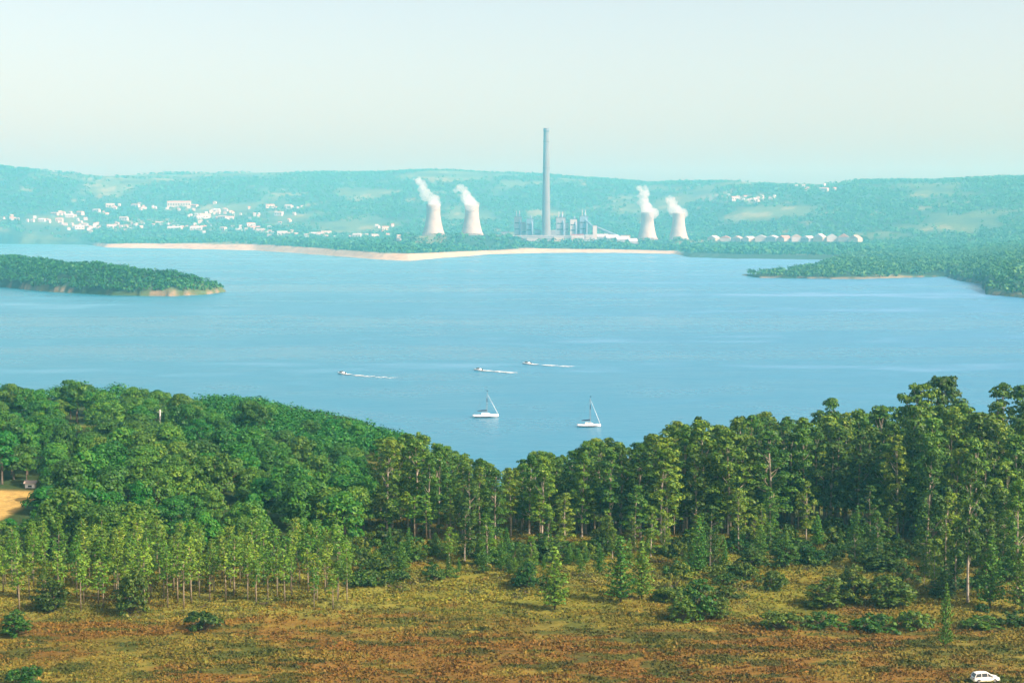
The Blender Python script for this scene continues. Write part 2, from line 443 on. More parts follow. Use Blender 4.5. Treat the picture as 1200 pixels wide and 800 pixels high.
# ------------------------------------------------------------------ foliage
def cards(C, rad, n, size, rng, up=.35, shell=(.72, 1.05), squash=1.0, low=-.55):
    """n small leaf sprays on the shell of a puff."""
    d = rng.normal(size=(n * 2, 3)); d /= np.linalg.norm(d, axis=1)[:, None]
    d = d[d[:, 2] > low][:n]; n = len(d)
    p = np.array(C) + d * np.array([rad, rad, rad * squash]) * rng.uniform(*shell, size=(n, 1))
    nn = d + rng.normal(size=(n, 3)) * .33 + np.array([0, 0, up]); nn /= np.linalg.norm(nn, axis=1)[:, None]
    t = np.cross(nn, rng.normal(size=(n, 3))); t /= np.linalg.norm(t, axis=1)[:, None] + 1e-9
    b = np.cross(nn, t)
    s = size * rng.uniform(.55, 1.45, size=(n, 1)) * .5
    w = s * rng.uniform(.5, 1.0, size=(n, 1))
    j = lambda: 1 + rng.uniform(-.35, .35, size=(n, 1))
    q = np.stack([p - t * s * j() - b * w * .4, p + b * w * j() - t * s * .2, p + t * s * j() + b * w * .3, p - b * w * j() + t * s * .1], 1)
    return q.reshape(-1, 3)

def crown_mesh(name, puffs, mtl, rng, dens=1.0, size=.6, **kw):
    V = []
    for c, r in puffs:
        V.append(cards(c, r, max(10, int(dens * 34 * r ** 1.6)), size, rng, **kw))
    V = np.concatenate(V)
    return mesh_np(name, V, np.arange(len(V)).reshape(-1, 4), mtl)

def eucalyptus(seed, H=24.0, cw=3.9, bottom=.42, n=34, shape=.76):
    rng = np.random.default_rng(seed)
    mb = MB(); ph = rng.uniform(0, 6.28)
    def ax(z): k = z / H; return np.array([.5 * math.sin(3 * k + ph) * k, .5 * math.cos(2.4 * k + ph) * k, z])
    ks = [0, .04, .2, .4, .6, .8, .95]
    mb.tube([tuple(ax(k * H)) for k in ks], [.38, .28, .24, .20, .15, .09, .03], 7)
    puffs = []
    for i in range(n):
        k = bottom + (1 - bottom) * ((i + .5) / n) ** .8
        t = (k - bottom) / (1 - bottom)
        env = cw * (math.sin(math.pi * min(.97, .20 + shape * t)) ** .8) * rng.uniform(.5, 1.2)
        an = i * 2.4 + rng.uniform(-.6, .6)
        rr = env * rng.uniform(.35, .95)
        c = ax(k * H) + np.array([math.cos(an) * rr, math.sin(an) * rr, rng.uniform(-.5, .5)])
        pr = rng.uniform(.85, 1.75) * (1.14 - .5 * t)
        c[2] = min(c[2], H - pr * .8)
        puffs.append((c, pr))
        if i % 3 == 0:
            s = ax(max(.25, k - .12) * H)
            mid = (s + c) / 2 + np.array([0, 0, -.3])
            mb.tube([tuple(s), tuple(mid), tuple(c)], [.10, .07, .03], 5, False)
    puffs.append((ax(H - .8), .7)); puffs.append((ax(H - 1.9), .95))
    return mb.mesh('trunk', M['bark_pale'], True), crown_mesh('crown', puffs, M['euc'], rng, 2.2, .44, squash=.74, low=-.3, up=.25)

def broadleaf(seed, H=12.0, cw=5.2, n=38):
    rng = np.random.default_rng(seed)
    mb = MB()
    mb.tube([(0, 0, 0), (0, 0, .5), (.1, 0, H * .3), (.15, .1, H * .6)], [.45, .32, .26, .12], 7)
    puffs = []; lob = rng.uniform(.55, 1.3, size=7)
    for i in range(n):
        z = rng.uniform(.1, 1) ** .8
        an = rng.uniform(0, 6.283)
        env = cw * math.sqrt(max(.03, 1 - (z * 1.02 - .32) ** 2 / .55)) * lob[int(an / 6.284 * 7)]
        rr = env * rng.uniform(.55, .9) if z < .85 else env * rng.uniform(0, .7)
        pr = rng.uniform(.7, 2.0)
        c = np.array([math.cos(an) * rr, math.sin(an) * rr, min(H * (.20 + .80 * z), H - pr * .75)])
        puffs.append((c, pr))
        if i % 5 == 0: mb.tube([(.1, 0, H * .25), tuple(c * .5 + np.array([0, 0, H * .2])), tuple(c)], [.15, .09, .04], 5, False)
    puffs.append((np.array([0, 0, H * .58]), cw * .45)); puffs.append((np.array([0, 0, H * .42]), cw * .55))
    return mb.mesh('trunk', M['bark'], True), crown_mesh('crown', puffs, M['broad'], rng, 2.0, .50, squash=.82, low=-.3)

def sapling(seed, H=12.0, n=13):
    rng = np.random.default_rng(seed)
    mb = MB(); lean = rng.uniform(-.35, .35, 2)
    ax = lambda z: np.array([lean[0] * (z / H) ** 2, lean[1] * (z / H) ** 2, z])
    mb.tube([tuple(ax(H * k)) for k in (0, .3, .6, .95)], [.15, .12, .08, .03], 6)
    puffs = []
    for i in range(n):
        t = (i + .5) / n; k = .50 + .48 * t
        an = i * 2.4 + rng.uniform(-.5, .5); rr = rng.uniform(.4, 1.35) * (1.1 - .7 * t)
        c = ax(H * k) + np.array([math.cos(an) * rr, math.sin(an) * rr, 0]); pr = rng.uniform(.65, 1.1) * (1.1 - .4 * t)
        c[2] = min(c[2], H - pr * .7)
        puffs.append((c, pr))
        if i % 2 == 0: mb.tube([tuple(ax(H * (k - .1))), tuple(c)], [.05, .02], 4, False)
    for i in range(4):       # thin hanging sprays lower down
        an = rng.uniform(0, 6.28); puffs.append((ax(H * rng.uniform(.36, .5)) + np.array([math.cos(an), math.sin(an), 0]) * .7, rng.uniform(.3, .5)))
    return mb.mesh('trunk', M['bark_sapling'], True), crown_mesh('crown', puffs, M['young'], rng, 1.7, .38, squash=.8)

def pine(seed, H=11.0, cw=2.9, mt='pine', bottom=.10):
    rng = np.random.default_rng(seed)
    mb = MB()
    mb.tube([(0, 0, 0), (.03, 0, H * .5), (0, .04, H * .98)], [.17, .11, .02], 6)
    V = []
    for w in range(17):
        t = w / 16; z = H * (bottom + (.99 - bottom) * t)
        ln = cw * (1 - t) ** .75 * rng.uniform(.8, 1.15) + .25
        nb = 6
        for b_ in range(nb):
            an = b_ * 6.283 / nb + w * .55 + rng.uniform(-.25, .25); l_ = ln * rng.uniform(.6, 1.1)
            if rng.uniform() < .12: continue
            end = np.array([math.cos(an) * l_, math.sin(an) * l_, z + .28 * l_])
            st = np.array([0, 0, z - .05])
            mb.tube([tuple(st), tuple(end)], [.03, .012], 4, False)
            m_ = max(2, int(l_ * 2.6))
            for q in range(m_):
                p = st + (end - st) * ((q + .6) / m_)
                V.append(cards(p, .30 + .1 * rng.uniform(), 7, .36, rng, up=.5, squash=.6))
    V = np.concatenate(V)
    return mb.mesh('trunk', M['bark'], True), mesh_np('crown', V, np.arange(len(V)).reshape(-1, 4), M[mt])

def shrub(seed, mt, w=4.0, h=4.0, n=30, size=.46):
    rng = np.random.default_rng(seed)
    mb = MB(); puffs = []
    for i in range(n):
        an = i * 2.4; rr = w * math.sqrt((i + .3) / n) * rng.uniform(.6, 1.0)
        z = h * (1 - .6 * (rr / w) ** 2) * rng.uniform(.25, 1.0)
        pr = rng.uniform(.5, .95) * (min(h, 4) / 4) ** .6
        c = np.array([math.cos(an) * rr, math.sin(an) * rr, max(pr * .5, z - pr * .7)])
        puffs.append((c, pr))
        mb.tube([(rng.uniform(-.1, .1), rng.uniform(-.1, .1), -.1), tuple(c * np.array([.5, .5, .6])), tuple(c)], [.07, .05, .02], 4, False)
    return mb.mesh('stems', M['bark'], True), crown_mesh('foliage', puffs, M[mt], rng, 1.9, size, squash=.85, low=-.3)

PROTO = {
    'euc': [eucalyptus(100 + i, 24, 3.3 + .3 * (i % 4), (.30, .22, .10, .16)[i % 4], 36 + 4 * (i % 4)) for i in range(12)],
    'broad': [broadleaf(200 + i, 12, (4.2, 5.4, 3.5, 5.0, 4.6)[i % 5], 34 + 5 * (i % 4)) for i in range(13)],
    'dome': [eucalyptus(150 + i, 24, 4.6, .38, 92, .66) for i in range(2)],
    'sapling': [sapling(300 + i) for i in range(7)],
    'pine': [pine(400 + i, 11, 2.7 + .3 * (i % 2)) for i in range(4)],
    'shrub': [shrub(500 + i, 'shrub') for i in range(5)],
    'bush': [shrub(540 + i, 'shrub', 3.4, 8.0, 78, .40) for i in range(6)],
    'gorse': [shrub(520 + i, 'gorse', 1.7, 1.3, 13, .26) for i in range(5)],
}
NOMH = {'euc': 24, 'dome': 24, 'broad': 12, 'sapling': 12, 'pine': 11, 'shrub': 4.0, 'bush': 8.0, 'gorse': 1.3}
PARTN = {'bush': ('stem', 'foliage'), 'shrub': ('stem', 'foliage'), 'gorse': ('stem', 'foliage')}

def plant(kind, name, label, cat, x, y, H, group=None, wid=1.0, i=None, rz=None, z=None):
    pr = PROTO[kind]; i = random.randrange(len(pr)) if i is None else i % len(pr)
    s = H / NOMH[kind]
    t = thing(name, label, cat, (x, y, (gz(x, y) if z is None else z) - .08), random.uniform(0, 6.283) if rz is None else rz, group, (s * wid, s * wid, s))
    a, b = PARTN.get(kind, ('trunk', 'crown'))
    link(a, pr[i][0], t); link(b, pr[i][1], t)
    return t

def scatter(x0, x1, y0, y1, step, jitter, rng, wide=1.0):
    out = []
    ny = int((y1 - y0) / step); k = 0
    for j in range(ny + 1):
        y = y0 + j * step
        x = x0 + (k % 2) * step * .5; k += 1
        while x < x1:
            out.append((x + rng.uniform(-jitter, jitter) * step, y + rng.uniform(-jitter, jitter) * step))
            x += step * wide
    return out

def in_field(x, y, m=3.0, front=0):
    for (x0, x1, y0, y1, c) in FIELDS:
        if x0 - m < x < x1 + m and y0 - m - front < y < y1 + m: return True
    return False

# ------------------------------------------------------------------ build: land, lake
make_land(); make_water()

# ------------------------------------------------------------------ the eucalyptus wood on the right
edge_row = tab(300, 622, 430, 636, 480, 640, 560, 645, 640, 640, 780, 640, 860, 636, 900, 628, 960, 622, 1010, 628, 1060, 640, 1120, 650, 1300, 655)
def edge_Y(a):
    return (CAMZ - 12) * F / (edge_row(a) - HOR)
euc_sky = tab(400, 505, 450, 517, 478, 510, 490, 506, 512, 520, 540, 534, 560, 541, 585, 547, 604, 551, 615, 540, 632, 528, 650, 536, 672, 532, 690, 517, 712, 516, 735, 526, 760, 516, 790, 497, 815, 489, 840, 502, 870, 490, 900, 485,
               940, 492, 975, 468, 1000, 480, 1050, 474, 1130, 474, 1160, 472, 1200, 470, 1300, 465)
broad_sky = tab(-100, 446, 0, 447, 30, 456, 45, 456, 65, 450, 90, 443, 112, 455, 140, 447, 165, 455, 200, 461, 250, 467, 300, 470, 350, 482, 400, 492, 440, 503, 480, 515, 520, 530)

specials = []
def special(kind, name, label, cat, px, py, top, wid, i=None):
    """A single tree picked out in the photograph: its foot at (px, py), its top on row `top`."""
    x, y, z = spot(px, py)
    v = (400 - top) / F
    H = CAMZ + y * (-SP + v * CP) / (CP + v * SP) - z
    specials.append((x, y, 3.0 * wid))
    return plant(kind, name, label, cat, x, y, H, None, wid, i)

# emergent crowns above the wood
def emergent(px, Y, top, wid, i, label, kind='euc'):
    x = column_at(px, Y); z = gz(x, Y); v = (400 - top) / F
    H = CAMZ + Y * (-SP + v * CP) / (CP + v * SP) - z
    specials.append((x, Y, 5))
    return plant(kind, 'eucalyptus_tree', label, 'tree', x, Y, H, None, wid, i)
emergent(1076, 418, 449, 1.0, 0, 'broad eucalyptus forming the left half of the big domed crown above the wood', 'dome')
emergent(1106, 424, 440, 1.0, 1, 'tallest eucalyptus, its broad dome rising highest above the wood against the lake', 'dome')
emergent(1174, 425, 447, 1.15, 6, 'tall eucalyptus with narrow top against the lake at the wood, right of the dome')
emergent(1194, 418, 450, 1.25, 2, 'tall eucalyptus closest to the photo right edge, its top against the lake')
emergent(975, 430, 465, .80, 0, 'pointed eucalyptus standing above its neighbours midway between notch and big dome')
emergent(815, 430, 487, .80, 3, 'tall eucalyptus marking the left shoulder of the rising wood skyline')
emergent(490, 420, 505, .80, 6, 'tall eucalyptus with small peak at the left end of the wood')
emergent(633, 425, 527, .75, 7, 'slim eucalyptus peak just right of the notch where water shows')
emergent(690, 425, 515, .78, 8, 'pointed eucalyptus peak below the right-hand sailboat')

special('euc', 'eucalyptus_tree', 'open eucalyptus standing forward of the wood with straight brown trunk above dark shrubs', 'tree', 1086, 672, 528, .95, 3)
special('euc', 'eucalyptus_tree', 'tall eucalyptus standing forward on the heath, long bare trunk, right of the slender pine', 'tree', 1134, 706, 536, .85, 0)
special('euc', 'eucalyptus_tree', 'bushy eucalyptus standing forward by the right edge of the photo', 'tree', 1192, 700, 560, .9, 7)
special('euc', 'eucalyptus_tree', 'short eucalyptus standing forward between the two tall bare-trunked ones', 'tree', 1108, 672, 575, .9, 2)
special('pine', 'young_pine', 'bushy young pine with dark lower boughs alone on the heath, below the right sailboat', 'tree', 650, 714, 640, 1.15, 0)
special('pine', 'young_pine', 'left one of two feathery young pines on the heath', 'tree', 727, 706, 628, 1.05, 1)
special('pine', 'young_pine', 'right one of two feathery young pines on the heath, slightly shorter', 'tree', 752, 702, 634, 1.0, 2)
special('pine', 'young_pine', 'pale pointed young pine in front of the wood, behind the dark bushy clump', 'tree', 819, 672, 607, .8, 3)
special('pine', 'young_pine', 'small young pine at the foot of the wood, right of the pale pointed one', 'tree', 849, 668, 632, .9, 0)
special('pine', 'young_pine', 'pale young pine against dark trunks at the back of the heath clearing', 'tree', 1004, 648, 592, .75, 1)
special('pine', 'slender_pine', 'slender young pine on the open heath in front of the dark shrubs, above the car', 'tree', 1108, 760, 683, .55, 2)
special('pine', 'young_pine', 'blue-green young pine among shrubs close to the right edge of the heath', 'tree', 1160, 712, 628, .95, 3)
special('pine', 'young_pine', 'dark young pine at the far right edge of the heath', 'tree', 1198, 716, 640, 1.0, 1)

rng = np.random.default_rng(11)
pts = []
for (x, y) in scatter(-45, 150, 352, 486, 7.0, .34, rng):
    a = float(600 + F * x / (y * CP + 60 * SP)); ye = float(edge_Y(a))
    if a < 436 + 30 * vnoise(np.array([y / 20]), np.array([0.]), 3)[0] or a > 1240 or y < ye or y > near_shore(x) - 12: continue
    if any((x - s[0]) ** 2 + (y - s[1]) ** 2 < 16 for s in specials): continue
    pts.append((y - ye, x, y, a))
pts.sort()
pts = pts[:262]
SECT = [(436, 560, 'left of the water notch'), (560, 690, 'below the two sailboats'), (690, 800, 'behind the feathery young pines'), (800, 905, 'behind the dark bushy clump'),
        (905, 1060, 'at the back of the heath clearing'), (1060, 1260, 'behind the tall forward eucalypts')]
WORD = 'first second third fourth fifth sixth seventh eighth ninth tenth eleventh twelfth thirteenth fourteenth fifteenth sixteenth'.split()
front_seen = {}
front_rows = sorted([p for p in pts if p[0] < 9], key=lambda p: p[3])
for (dd, x, y, a) in front_rows:
    sec = next(s for s in SECT if a < s[1]); n_ = front_seen.get(sec[2], 0); front_seen[sec[2]] = n_ + 1
    zt = float(top_limit(x, y, euc_sky)); g = gz(x, y)
    H = min(rng.uniform(18.5, 27), zt - g - rng.uniform(0, 1.5))
    lab = f'front-row eucalyptus {sec[2]}, {WORD[n_]} from left there'
    plant('euc', 'eucalyptus_tree', lab, 'tree', x, y, H, 'eucalypts along the front edge of the right-hand wood', rng.uniform(1.05, 1.4))
for (dd, x, y, a) in pts:
    if dd < 9: continue
    zt = float(top_limit(x, y, euc_sky)); g = gz(x, y)
    H = max(11, min(rng.uniform(22, 31), zt - g + 1.2 - abs(rng.normal()) * 1.3))
    sec = next(s for s in SECT if a < s[1])
    lab = f'eucalyptus deep inside the wood, its crown showing, {sec[2]}'
    plant('euc', 'eucalyptus_tree', lab, 'tree', x, y, H, 'eucalypts inside the wood, ' + sec[2], rng.uniform(1.0, 1.3))

for i in range(170):
    px = rng.uniform(430, 1225); y = float(edge_Y(px)) + rng.uniform(2, 46); x = column_at(px, y)
    if y > near_shore(x) - 20: continue
    plant('sapling', 'understorey_tree', 'slim low tree in the understorey between the eucalyptus trunks', 'tree', x, y, rng.uniform(6, 13), 'understorey trees in the eucalyptus wood', rng.uniform(1.2, 1.9))

# ------------------------------------------------------------------ broadleaf wood on the left
POLE = spot(188, 512)
SIGHT.append((177, 200, 494, POLE[1]))
rng = np.random.default_rng(23)
bp_ = []
hx, hy, hz = spot(36, 571)
for (x, y) in scatter(-260, -18, 352, 760, 10.0, .46, rng):
    a = float(600 + F * x / (y * CP + 60 * SP))
    if a < -60 or a > 475 - 12 * rng.uniform() or y > near_shore(x) - 22: continue
    if in_field(x, y, 3): continue
    if a > 436 and y < 500: continue
    bp_.append((y, x, a))
bp_.sort()
ridge_ = lambda a, y: sstep(200, 300, a) * sstep(490, 550, y)
far_small = []
nb = 0
for (y, x, a) in bp_:
    zt = float(top_limit(x, y, broad_sky)); g = gz(x, y)
    zt0 = zt
    if a > 190 and y < 640 and ridge_(a, y) < .55:
        zt = float(top_limit(x, y, lambda q: broad_sky(q) + 24 * sstep(200, 290, q)))
    H = min(rng.uniform(7.0, 15.5), zt - g + .5 - abs(rng.normal()) * (1.6 if y < 540 else .7))
    if a < 44 and y < 446: H = min(H, CAMZ - .1816 * y - g - .5)      # the stubble field lies open to the viewpoint
    for (p0, p1, pr_, yn) in SIGHT[1:]:                              # and so do the two small meadows
        if p0 - 4 < a < p1 + 4 and yn - 75 < y < yn: H = max(2.6, min(H, CAMZ - (pr_ - HOR) / F * y - g - .2))
    if abs(a - 36) < 20 and y < hy: H = min(H, CAMZ - (CAMZ - hz - .3) * y / hy - g)
    if H < 1.0: continue
    ridge = sstep(200, 300, a) * sstep(490, 550, y)
    if ridge > .55 and rng.uniform() > .3: continue
    if nb >= 298: far_small.append((x, y, H)); continue
    nb += 1
    if y < 372: lab, grp = 'round green broadleaf tree directly behind the slender sapling plantation', 'broadleaf trees behind the plantation'
    elif a < 70 and y < 470: lab, grp = 'dark round broadleaf tree close around the golden stubble field', 'broadleaf trees around the stubble field'
    elif zt0 - g - H < 2.2 and y > 520: lab, grp = 'round broadleaf tree on the crest of the left-hand wood, top against the lake', 'broadleaf trees on the wood crest'
    elif a > 330: lab, grp = 'broadleaf tree in the left-hand wood where it meets the eucalypts', 'broadleaf trees beside the eucalypts'
    elif y < 440: lab, grp = 'round broadleaf tree in the lower part of the left-hand wood', 'broadleaf trees low in the left-hand wood'
    else: lab, grp = 'round broadleaf tree in the upper middle of the left-hand wood, below its crest', 'broadleaf trees high in the left-hand wood'
    plant('broad', 'broadleaf_tree', lab, 'tree', x, y, H, grp, rng.uniform(.82, 1.15) * (1.15 if H < 8 else 1))
x, y, z = spot(58, 604)
plant('broad', 'broadleaf_tree', 'dark rounded tree standing at the right end of the golden stubble field', 'tree', x, y, 8.2, None, 1.15, 2)
x, y, z = spot(92, 470)

def crowns_mass(name, items, mtl, rng, label, cat, per=10, size=1.1):
    V = []
    for (x, y, z, h, w) in items:
        for k in range(3):
            an = rng.uniform(0, 6.28); r = w * rng.uniform(.42, .62)
            c = (x + math.cos(an) * w * .3, y + math.sin(an) * w * .3, z + max(h - r * 1.0, h * .5) * (1 - .18 * k))
            V.append(cards(c, r, per, size * w / 4, rng, squash=.9))
    V = np.concatenate(V)
    o = link(name, mesh_np(name, V, np.arange(len(V)).reshape(-1, 4), mtl))
    return tag(o, label, cat, None, 'stuff')

items = []
for (x, y) in scatter(-215, -22, 470, 760, 3.2, .45, rng):
    a = float(600 + F * x / (y * CP + 60 * SP))
    if a < 190 or a > 478 or y > near_shore(x) - 14 or in_field(x, y, 2): continue
    if sstep(195, 300, a) * sstep(470, 540, y) < .5 * rng.uniform(.6, 1.4): continue
    zt = float(top_limit(x, y, broad_sky)); g = gz(x, y)
    h = min(rng.uniform(3.0, 9.0), zt - g + .9 - abs(rng.normal()) * 1.3)
    if h < 1: continue
    items.append((x, y, g, h, rng.uniform(2.4, 6.2)))
for (x, y, h) in far_small: items.append((x, y, gz(x, y), h, h * .62))
crowns_mass('scrub_wood', items, M['broad'], rng, 'fine-textured low wood covering the ridge that slopes down to the lake', 'woodland', 26, .62)

# ------------------------------------------------------------------ sapling plantation, lower left
rng = np.random.default_rng(31)
row_y = [302.5 + 5.2 * k for k in range(9)]
for k, ry in enumerate(row_y):
    x = -104 + rng.uniform(0, 2)
    while x < -26 - 1.2 * k * 0:
        xx, yy = x + rng.uniform(-.8, .8), ry + rng.uniform(-1.3, 1.3)
        a = 600 + F * xx / yy
        x += rng.uniform(2.6, 4.8)
        if a < -25 or a > 432 - rng.uniform(0, 40) or rng.uniform() < (.35 if k == 0 else .12): continue
        H = rng.uniform(8.6, 12.4) * (1.0 if a < 330 else .9)
        if a < 44: H = min(H, CAMZ - .1816 * yy - gz(xx, yy) - .5)
        if k == 0: lab, grp = 'slender sapling with bare thin trunk in the front row of the plantation, above dark shade', 'saplings in the plantation front row'
        elif k < 4: lab, grp = 'slender tufted sapling in the plantation just behind its front row', 'saplings behind the plantation front row'
        else: lab, grp = 'tufted sapling top at the back of the plantation, below the broadleaf wood', 'saplings at the plantation back'
        plant('sapling', 'sapling_tree', lab, 'tree', xx, yy, H, grp, rng.uniform(1.0, 1.35))

# ------------------------------------------------------------------ shrubs on the heath
def shrub_at(px, py, wpx, hpx, label, kind='shrub', name='shrub', group=None):
    x, y, z = spot(px, py)
    s = F / y; Hh = hpx / s; Wd = wpx / s / 8.8
    if kind == 'shrub' and Hh > 4.4: return plant('bush', name, label, 'shrub', x, y, Hh, group, min(2.2, max(.6, wpx / s / 7.4 / (Hh / 8))))
    return plant(kind, name, label, 'shrub', x, y, Hh, group, max(.4, Wd / (Hh / NOMH[kind])) if kind == 'shrub' else max(.4, wpx / s / 3.8 / (Hh / 1.3)))
shrub_at(60, 716, 50, 46, 'tall green shrub in front of the plantation, left one of two')
shrub_at(155, 719, 48, 56, 'tallest shrub in front of the plantation, dark on its left side')
shrub_at(18, 745, 42, 34, 'grey-green low shrub on the heath near the left edge')
shrub_at(238, 738, 60, 26, 'sparse twiggy shrub on the heath below the plantation')
shrub_at(30, 806, 60, 30, 'pale green shrub cut by the bottom edge at the lower left corner')
shrub_at(800, 728, 40, 34, 'low dark shrub forming the left foot of the bushy clump')
shrub_at(820, 726, 50, 56, 'upright dark blue-green shrub in the middle of the heath')
shrub_at(843, 724, 34, 30, 'small dark shrub at the right foot of the upright one')
shrub_at(968, 712, 56, 42, 'dark rounded shrub at the left end of the big thicket')
shrub_at(1000, 706, 56, 48, 'tallest dark shrub in the middle of the big thicket')
shrub_at(1046, 710, 64, 44, 'olive shrub at the right end of the big thicket')
shrub_at(915, 736, 70, 24, 'low spreading dark shrub in front of the thicket, leftmost')
shrub_at(966, 734, 60, 20, 'low spreading shrub in front of the thicket, second from left')
shrub_at(1025, 738, 70, 24, 'low spreading shrub in front of the thicket, third from left')
shrub_at(1072, 736, 54, 26, 'low spreading shrub in front of the thicket, next to the slender pine')
shrub_at(1150, 735, 60, 18, 'low dark shrub in shade under the tall forward eucalypts')
shrub_at(1190, 732, 56, 20, 'low dark shrub in shade at the right edge of the heath')
shrub_at(615, 690, 40, 38, 'dark shrub beside the bushy young pine')
shrub_at(790, 690, 36, 26, 'yellowish shrub between the feathery pines and the dark clump', 'gorse', 'gorse_bush')
shrub_at(880, 668, 44, 30, 'bright green shrub at the left of the heath clearing')
shrub_at(920, 664, 44, 36, 'bright leafy shrub in the heath clearing, under bare trunks')
shrub_at(950, 660, 40, 26, 'second leafy shrub in the heath clearing')
shrub_at(905, 690, 50, 24, 'round green shrub on the heath, left of the big thicket')
shrub_at(1030, 668, 60, 30, 'leafy shrub behind the big thicket')
shrub_at(1060, 680, 44, 24, 'olive shrub at the foot of the open eucalyptus')
shrub_at(1105, 700, 44, 28, 'green shrub between the two forward eucalypts')
shrub_at(1175, 680, 50, 34, 'leafy shrub at the wood foot near the right edge')
rng = np.random.default_rng(41)
for i in range(235):
    px = rng.uniform(425, 1215); e0 = float(edge_row(px)); py = e0 - 3 + (1 - rng.uniform() ** .62) * 66
    x, y, z = spot(px, py)
    if any((x - s[0]) ** 2 + (y - s[1]) ** 2 < 4 for s in specials): continue
    if py < e0 + 16:
        plant('shrub', 'shrub', 'leafy shrub in the undergrowth at the foot of the eucalyptus wood', 'shrub', x, y, rng.uniform(1.6, 4.8), 'shrubs along the foot of the wood', rng.uniform(.6, 1.1))
    else:
        plant('gorse', 'gorse_bush', 'small yellow-green gorse bush on the heath below the wood', 'shrub', x, y, rng.uniform(.8, 2.0), 'gorse bushes on the heath below the wood', rng.uniform(.9, 1.3))
k = 0
while k < 90:
    px = rng.uniform(425, 1210); e0 = float(edge_row(px)); py = e0 + rng.uniform(6, 66)
    x, y, z = spot(px, py)
    if vnoise(np.array([x / 13]), np.array([y / 11]), 88)[0] < .52 + .2 * (px < 640): continue
    k += 1
    plant('shrub', 'scrub_bush', 'mid-sized scrub bush on the heath between the wood and the moor', 'shrub', x, y, rng.uniform(1.2, 3.6), 'scrub bushes on the heath', rng.uniform(.7, 1.2))
for i in range(62):
    px = rng.uniform(430, 1210); e0 = float(edge_row(px)); py = e0 + rng.uniform(-4, 34)
    x, y, z = spot(px, py)
    plant('pine', 'young_pine', 'small young pine among the bushes where heath meets eucalyptus wood', 'tree', x, y, rng.uniform(3.0, 7.5), 'young pines at the foot of the wood', rng.uniform(.8, 1.3))
for i in range(46):
    px = rng.uniform(-10, 1210); py = rng.uniform(722, 800)
    x, y, z = spot(px, py)
    plant('gorse', 'gorse_bush', 'tiny low gorse bush on the open brown moor in front', 'shrub', x, y, rng.uniform(.35, .9), 'low gorse bushes on the open moor', rng.uniform(.9, 1.7))
for i in range(40):
    px = rng.uniform(-10, 440); py = rng.uniform(708, 726)
    x, y, z = spot(px, py)
    plant('gorse', 'gorse_bush', 'low gorse bush along the front edge of the sapling plantation', 'shrub', x, y, rng.uniform(.6, 1.5), 'gorse bushes along the plantation edge', rng.uniform(.9, 1.4))

k = 0
while k < 32:
    px = rng.uniform(470, 1215); e0 = float(edge_row(px)); dr = abs(rng.normal()) * (16 + 26 * sstep(860, 1150, px)); py = e0 + 2 + dr
    if py > 722 or (880 < px < 1000 and dr > 14): continue
    k += 1
    x, y, z = spot(px, py)
    plant('euc', 'young_eucalyptus', 'half-grown eucalyptus standing forward of the wood among scrub and bushes', 'tree', x, y, rng.uniform(6, 15) * (1 + .25 * sstep(1000, 1150, px)), 'half-grown eucalypts in front of the wood', rng.uniform(1.0, 1.5))
for i in range(22):
    x, y, z = spot(rng.uniform(395, 470), rng.uniform(632, 690))
    plant('shrub', 'scrub_bush', 'mid-sized scrub bush between the sapling plantation and the eucalyptus wood', 'shrub', x, y, rng.uniform(1.5, 4.2), 'scrub bushes between plantation and wood', rng.uniform(.8, 1.2))

# ------------------------------------------------------------------ heather and grass, as one cover
def heath_cover():
    rng = np.random.default_rng(51)
    n = 235000
    Y = 238 + (412 - 238) * rng.uniform(size=n) ** 1.2
    X = rng.uniform(-1, 1, size=n) * (Y * .345)
    a = bearing(X, Y)
    Yl = np.where(a > 430, edge_Y(a) + 40, 348)
    k = (Y < Yl) & (fbm(X / 4, Y / 3, 55, 3) + rng.uniform(-.2, .2, n) > .42)
    X, Y = X[k], Y[k]; Z = ground(X, Y)
    n = len(X); per = 4
    sz = rng.uniform(.12, .38, n) * (0.7 + .8 * fbm(X / 6, Y / 6, 57, 2))
    P = np.repeat(np.stack([X, Y, Z], -1), per, 0); S = np.repeat(sz, per)[:, None]
    m = len(P)
    P = P + rng.normal(size=(m, 3)) * S * np.array([.5, .5, .12]); P[:, 2] += (S[:, 0] * rng.uniform(.1, .5, m))
    nn = rng.normal(size=(m, 3)) * np.array([1, 1, .4]) + np.array([0, -.1, .55]); nn /= np.linalg.norm(nn, axis=1)[:, None]
    t = np.cross(nn, rng.normal(size=(m, 3))); t /= np.linalg.norm(t, axis=1)[:, None]; b = np.cross(nn, t)
    s = S * rng.uniform(.4, .9, (m, 1))
    V = np.stack([P - t * s - b * s * .4, P + b * s * .7 - t * s * .2, P + t * s + b * s * .3, P - b * s * .6], 1).reshape(-1, 3)
    mt, nt, bb, out = mat('heath_plants')
    at = N(nt, 'ShaderNodeAttribute'); at.attribute_name = 'albedo'; L(nt, at.outputs['Color'], bb.inputs['Base Color'])
    bb.inputs['Roughness'].default_value = .8; bb.inputs['Specular IOR Level'].default_value = .1
    me = mesh_np('heather', V, np.arange(len(V)).reshape(-1, 4), mt)
    c = heath_tone(P[:, 0], P[:, 1]) * rng.uniform(.80, 1.22, (m, 1)) * np.repeat(rng.uniform(.7, 1.3, (n, 3)), per, 0) ** .5
    C = np.ones((m * 4, 4), np.float32); C[:, :3] = np.repeat(c, 4, 0)
    ca = me.color_attributes.new('albedo', 'FLOAT_COLOR', 'POINT'); ca.data.foreach_set('color', C.ravel())
    tag(link('heather', me), 'rust and olive heather, bracken and grass covering the moor', 'ground cover', None, 'stuff')
heath_cover()

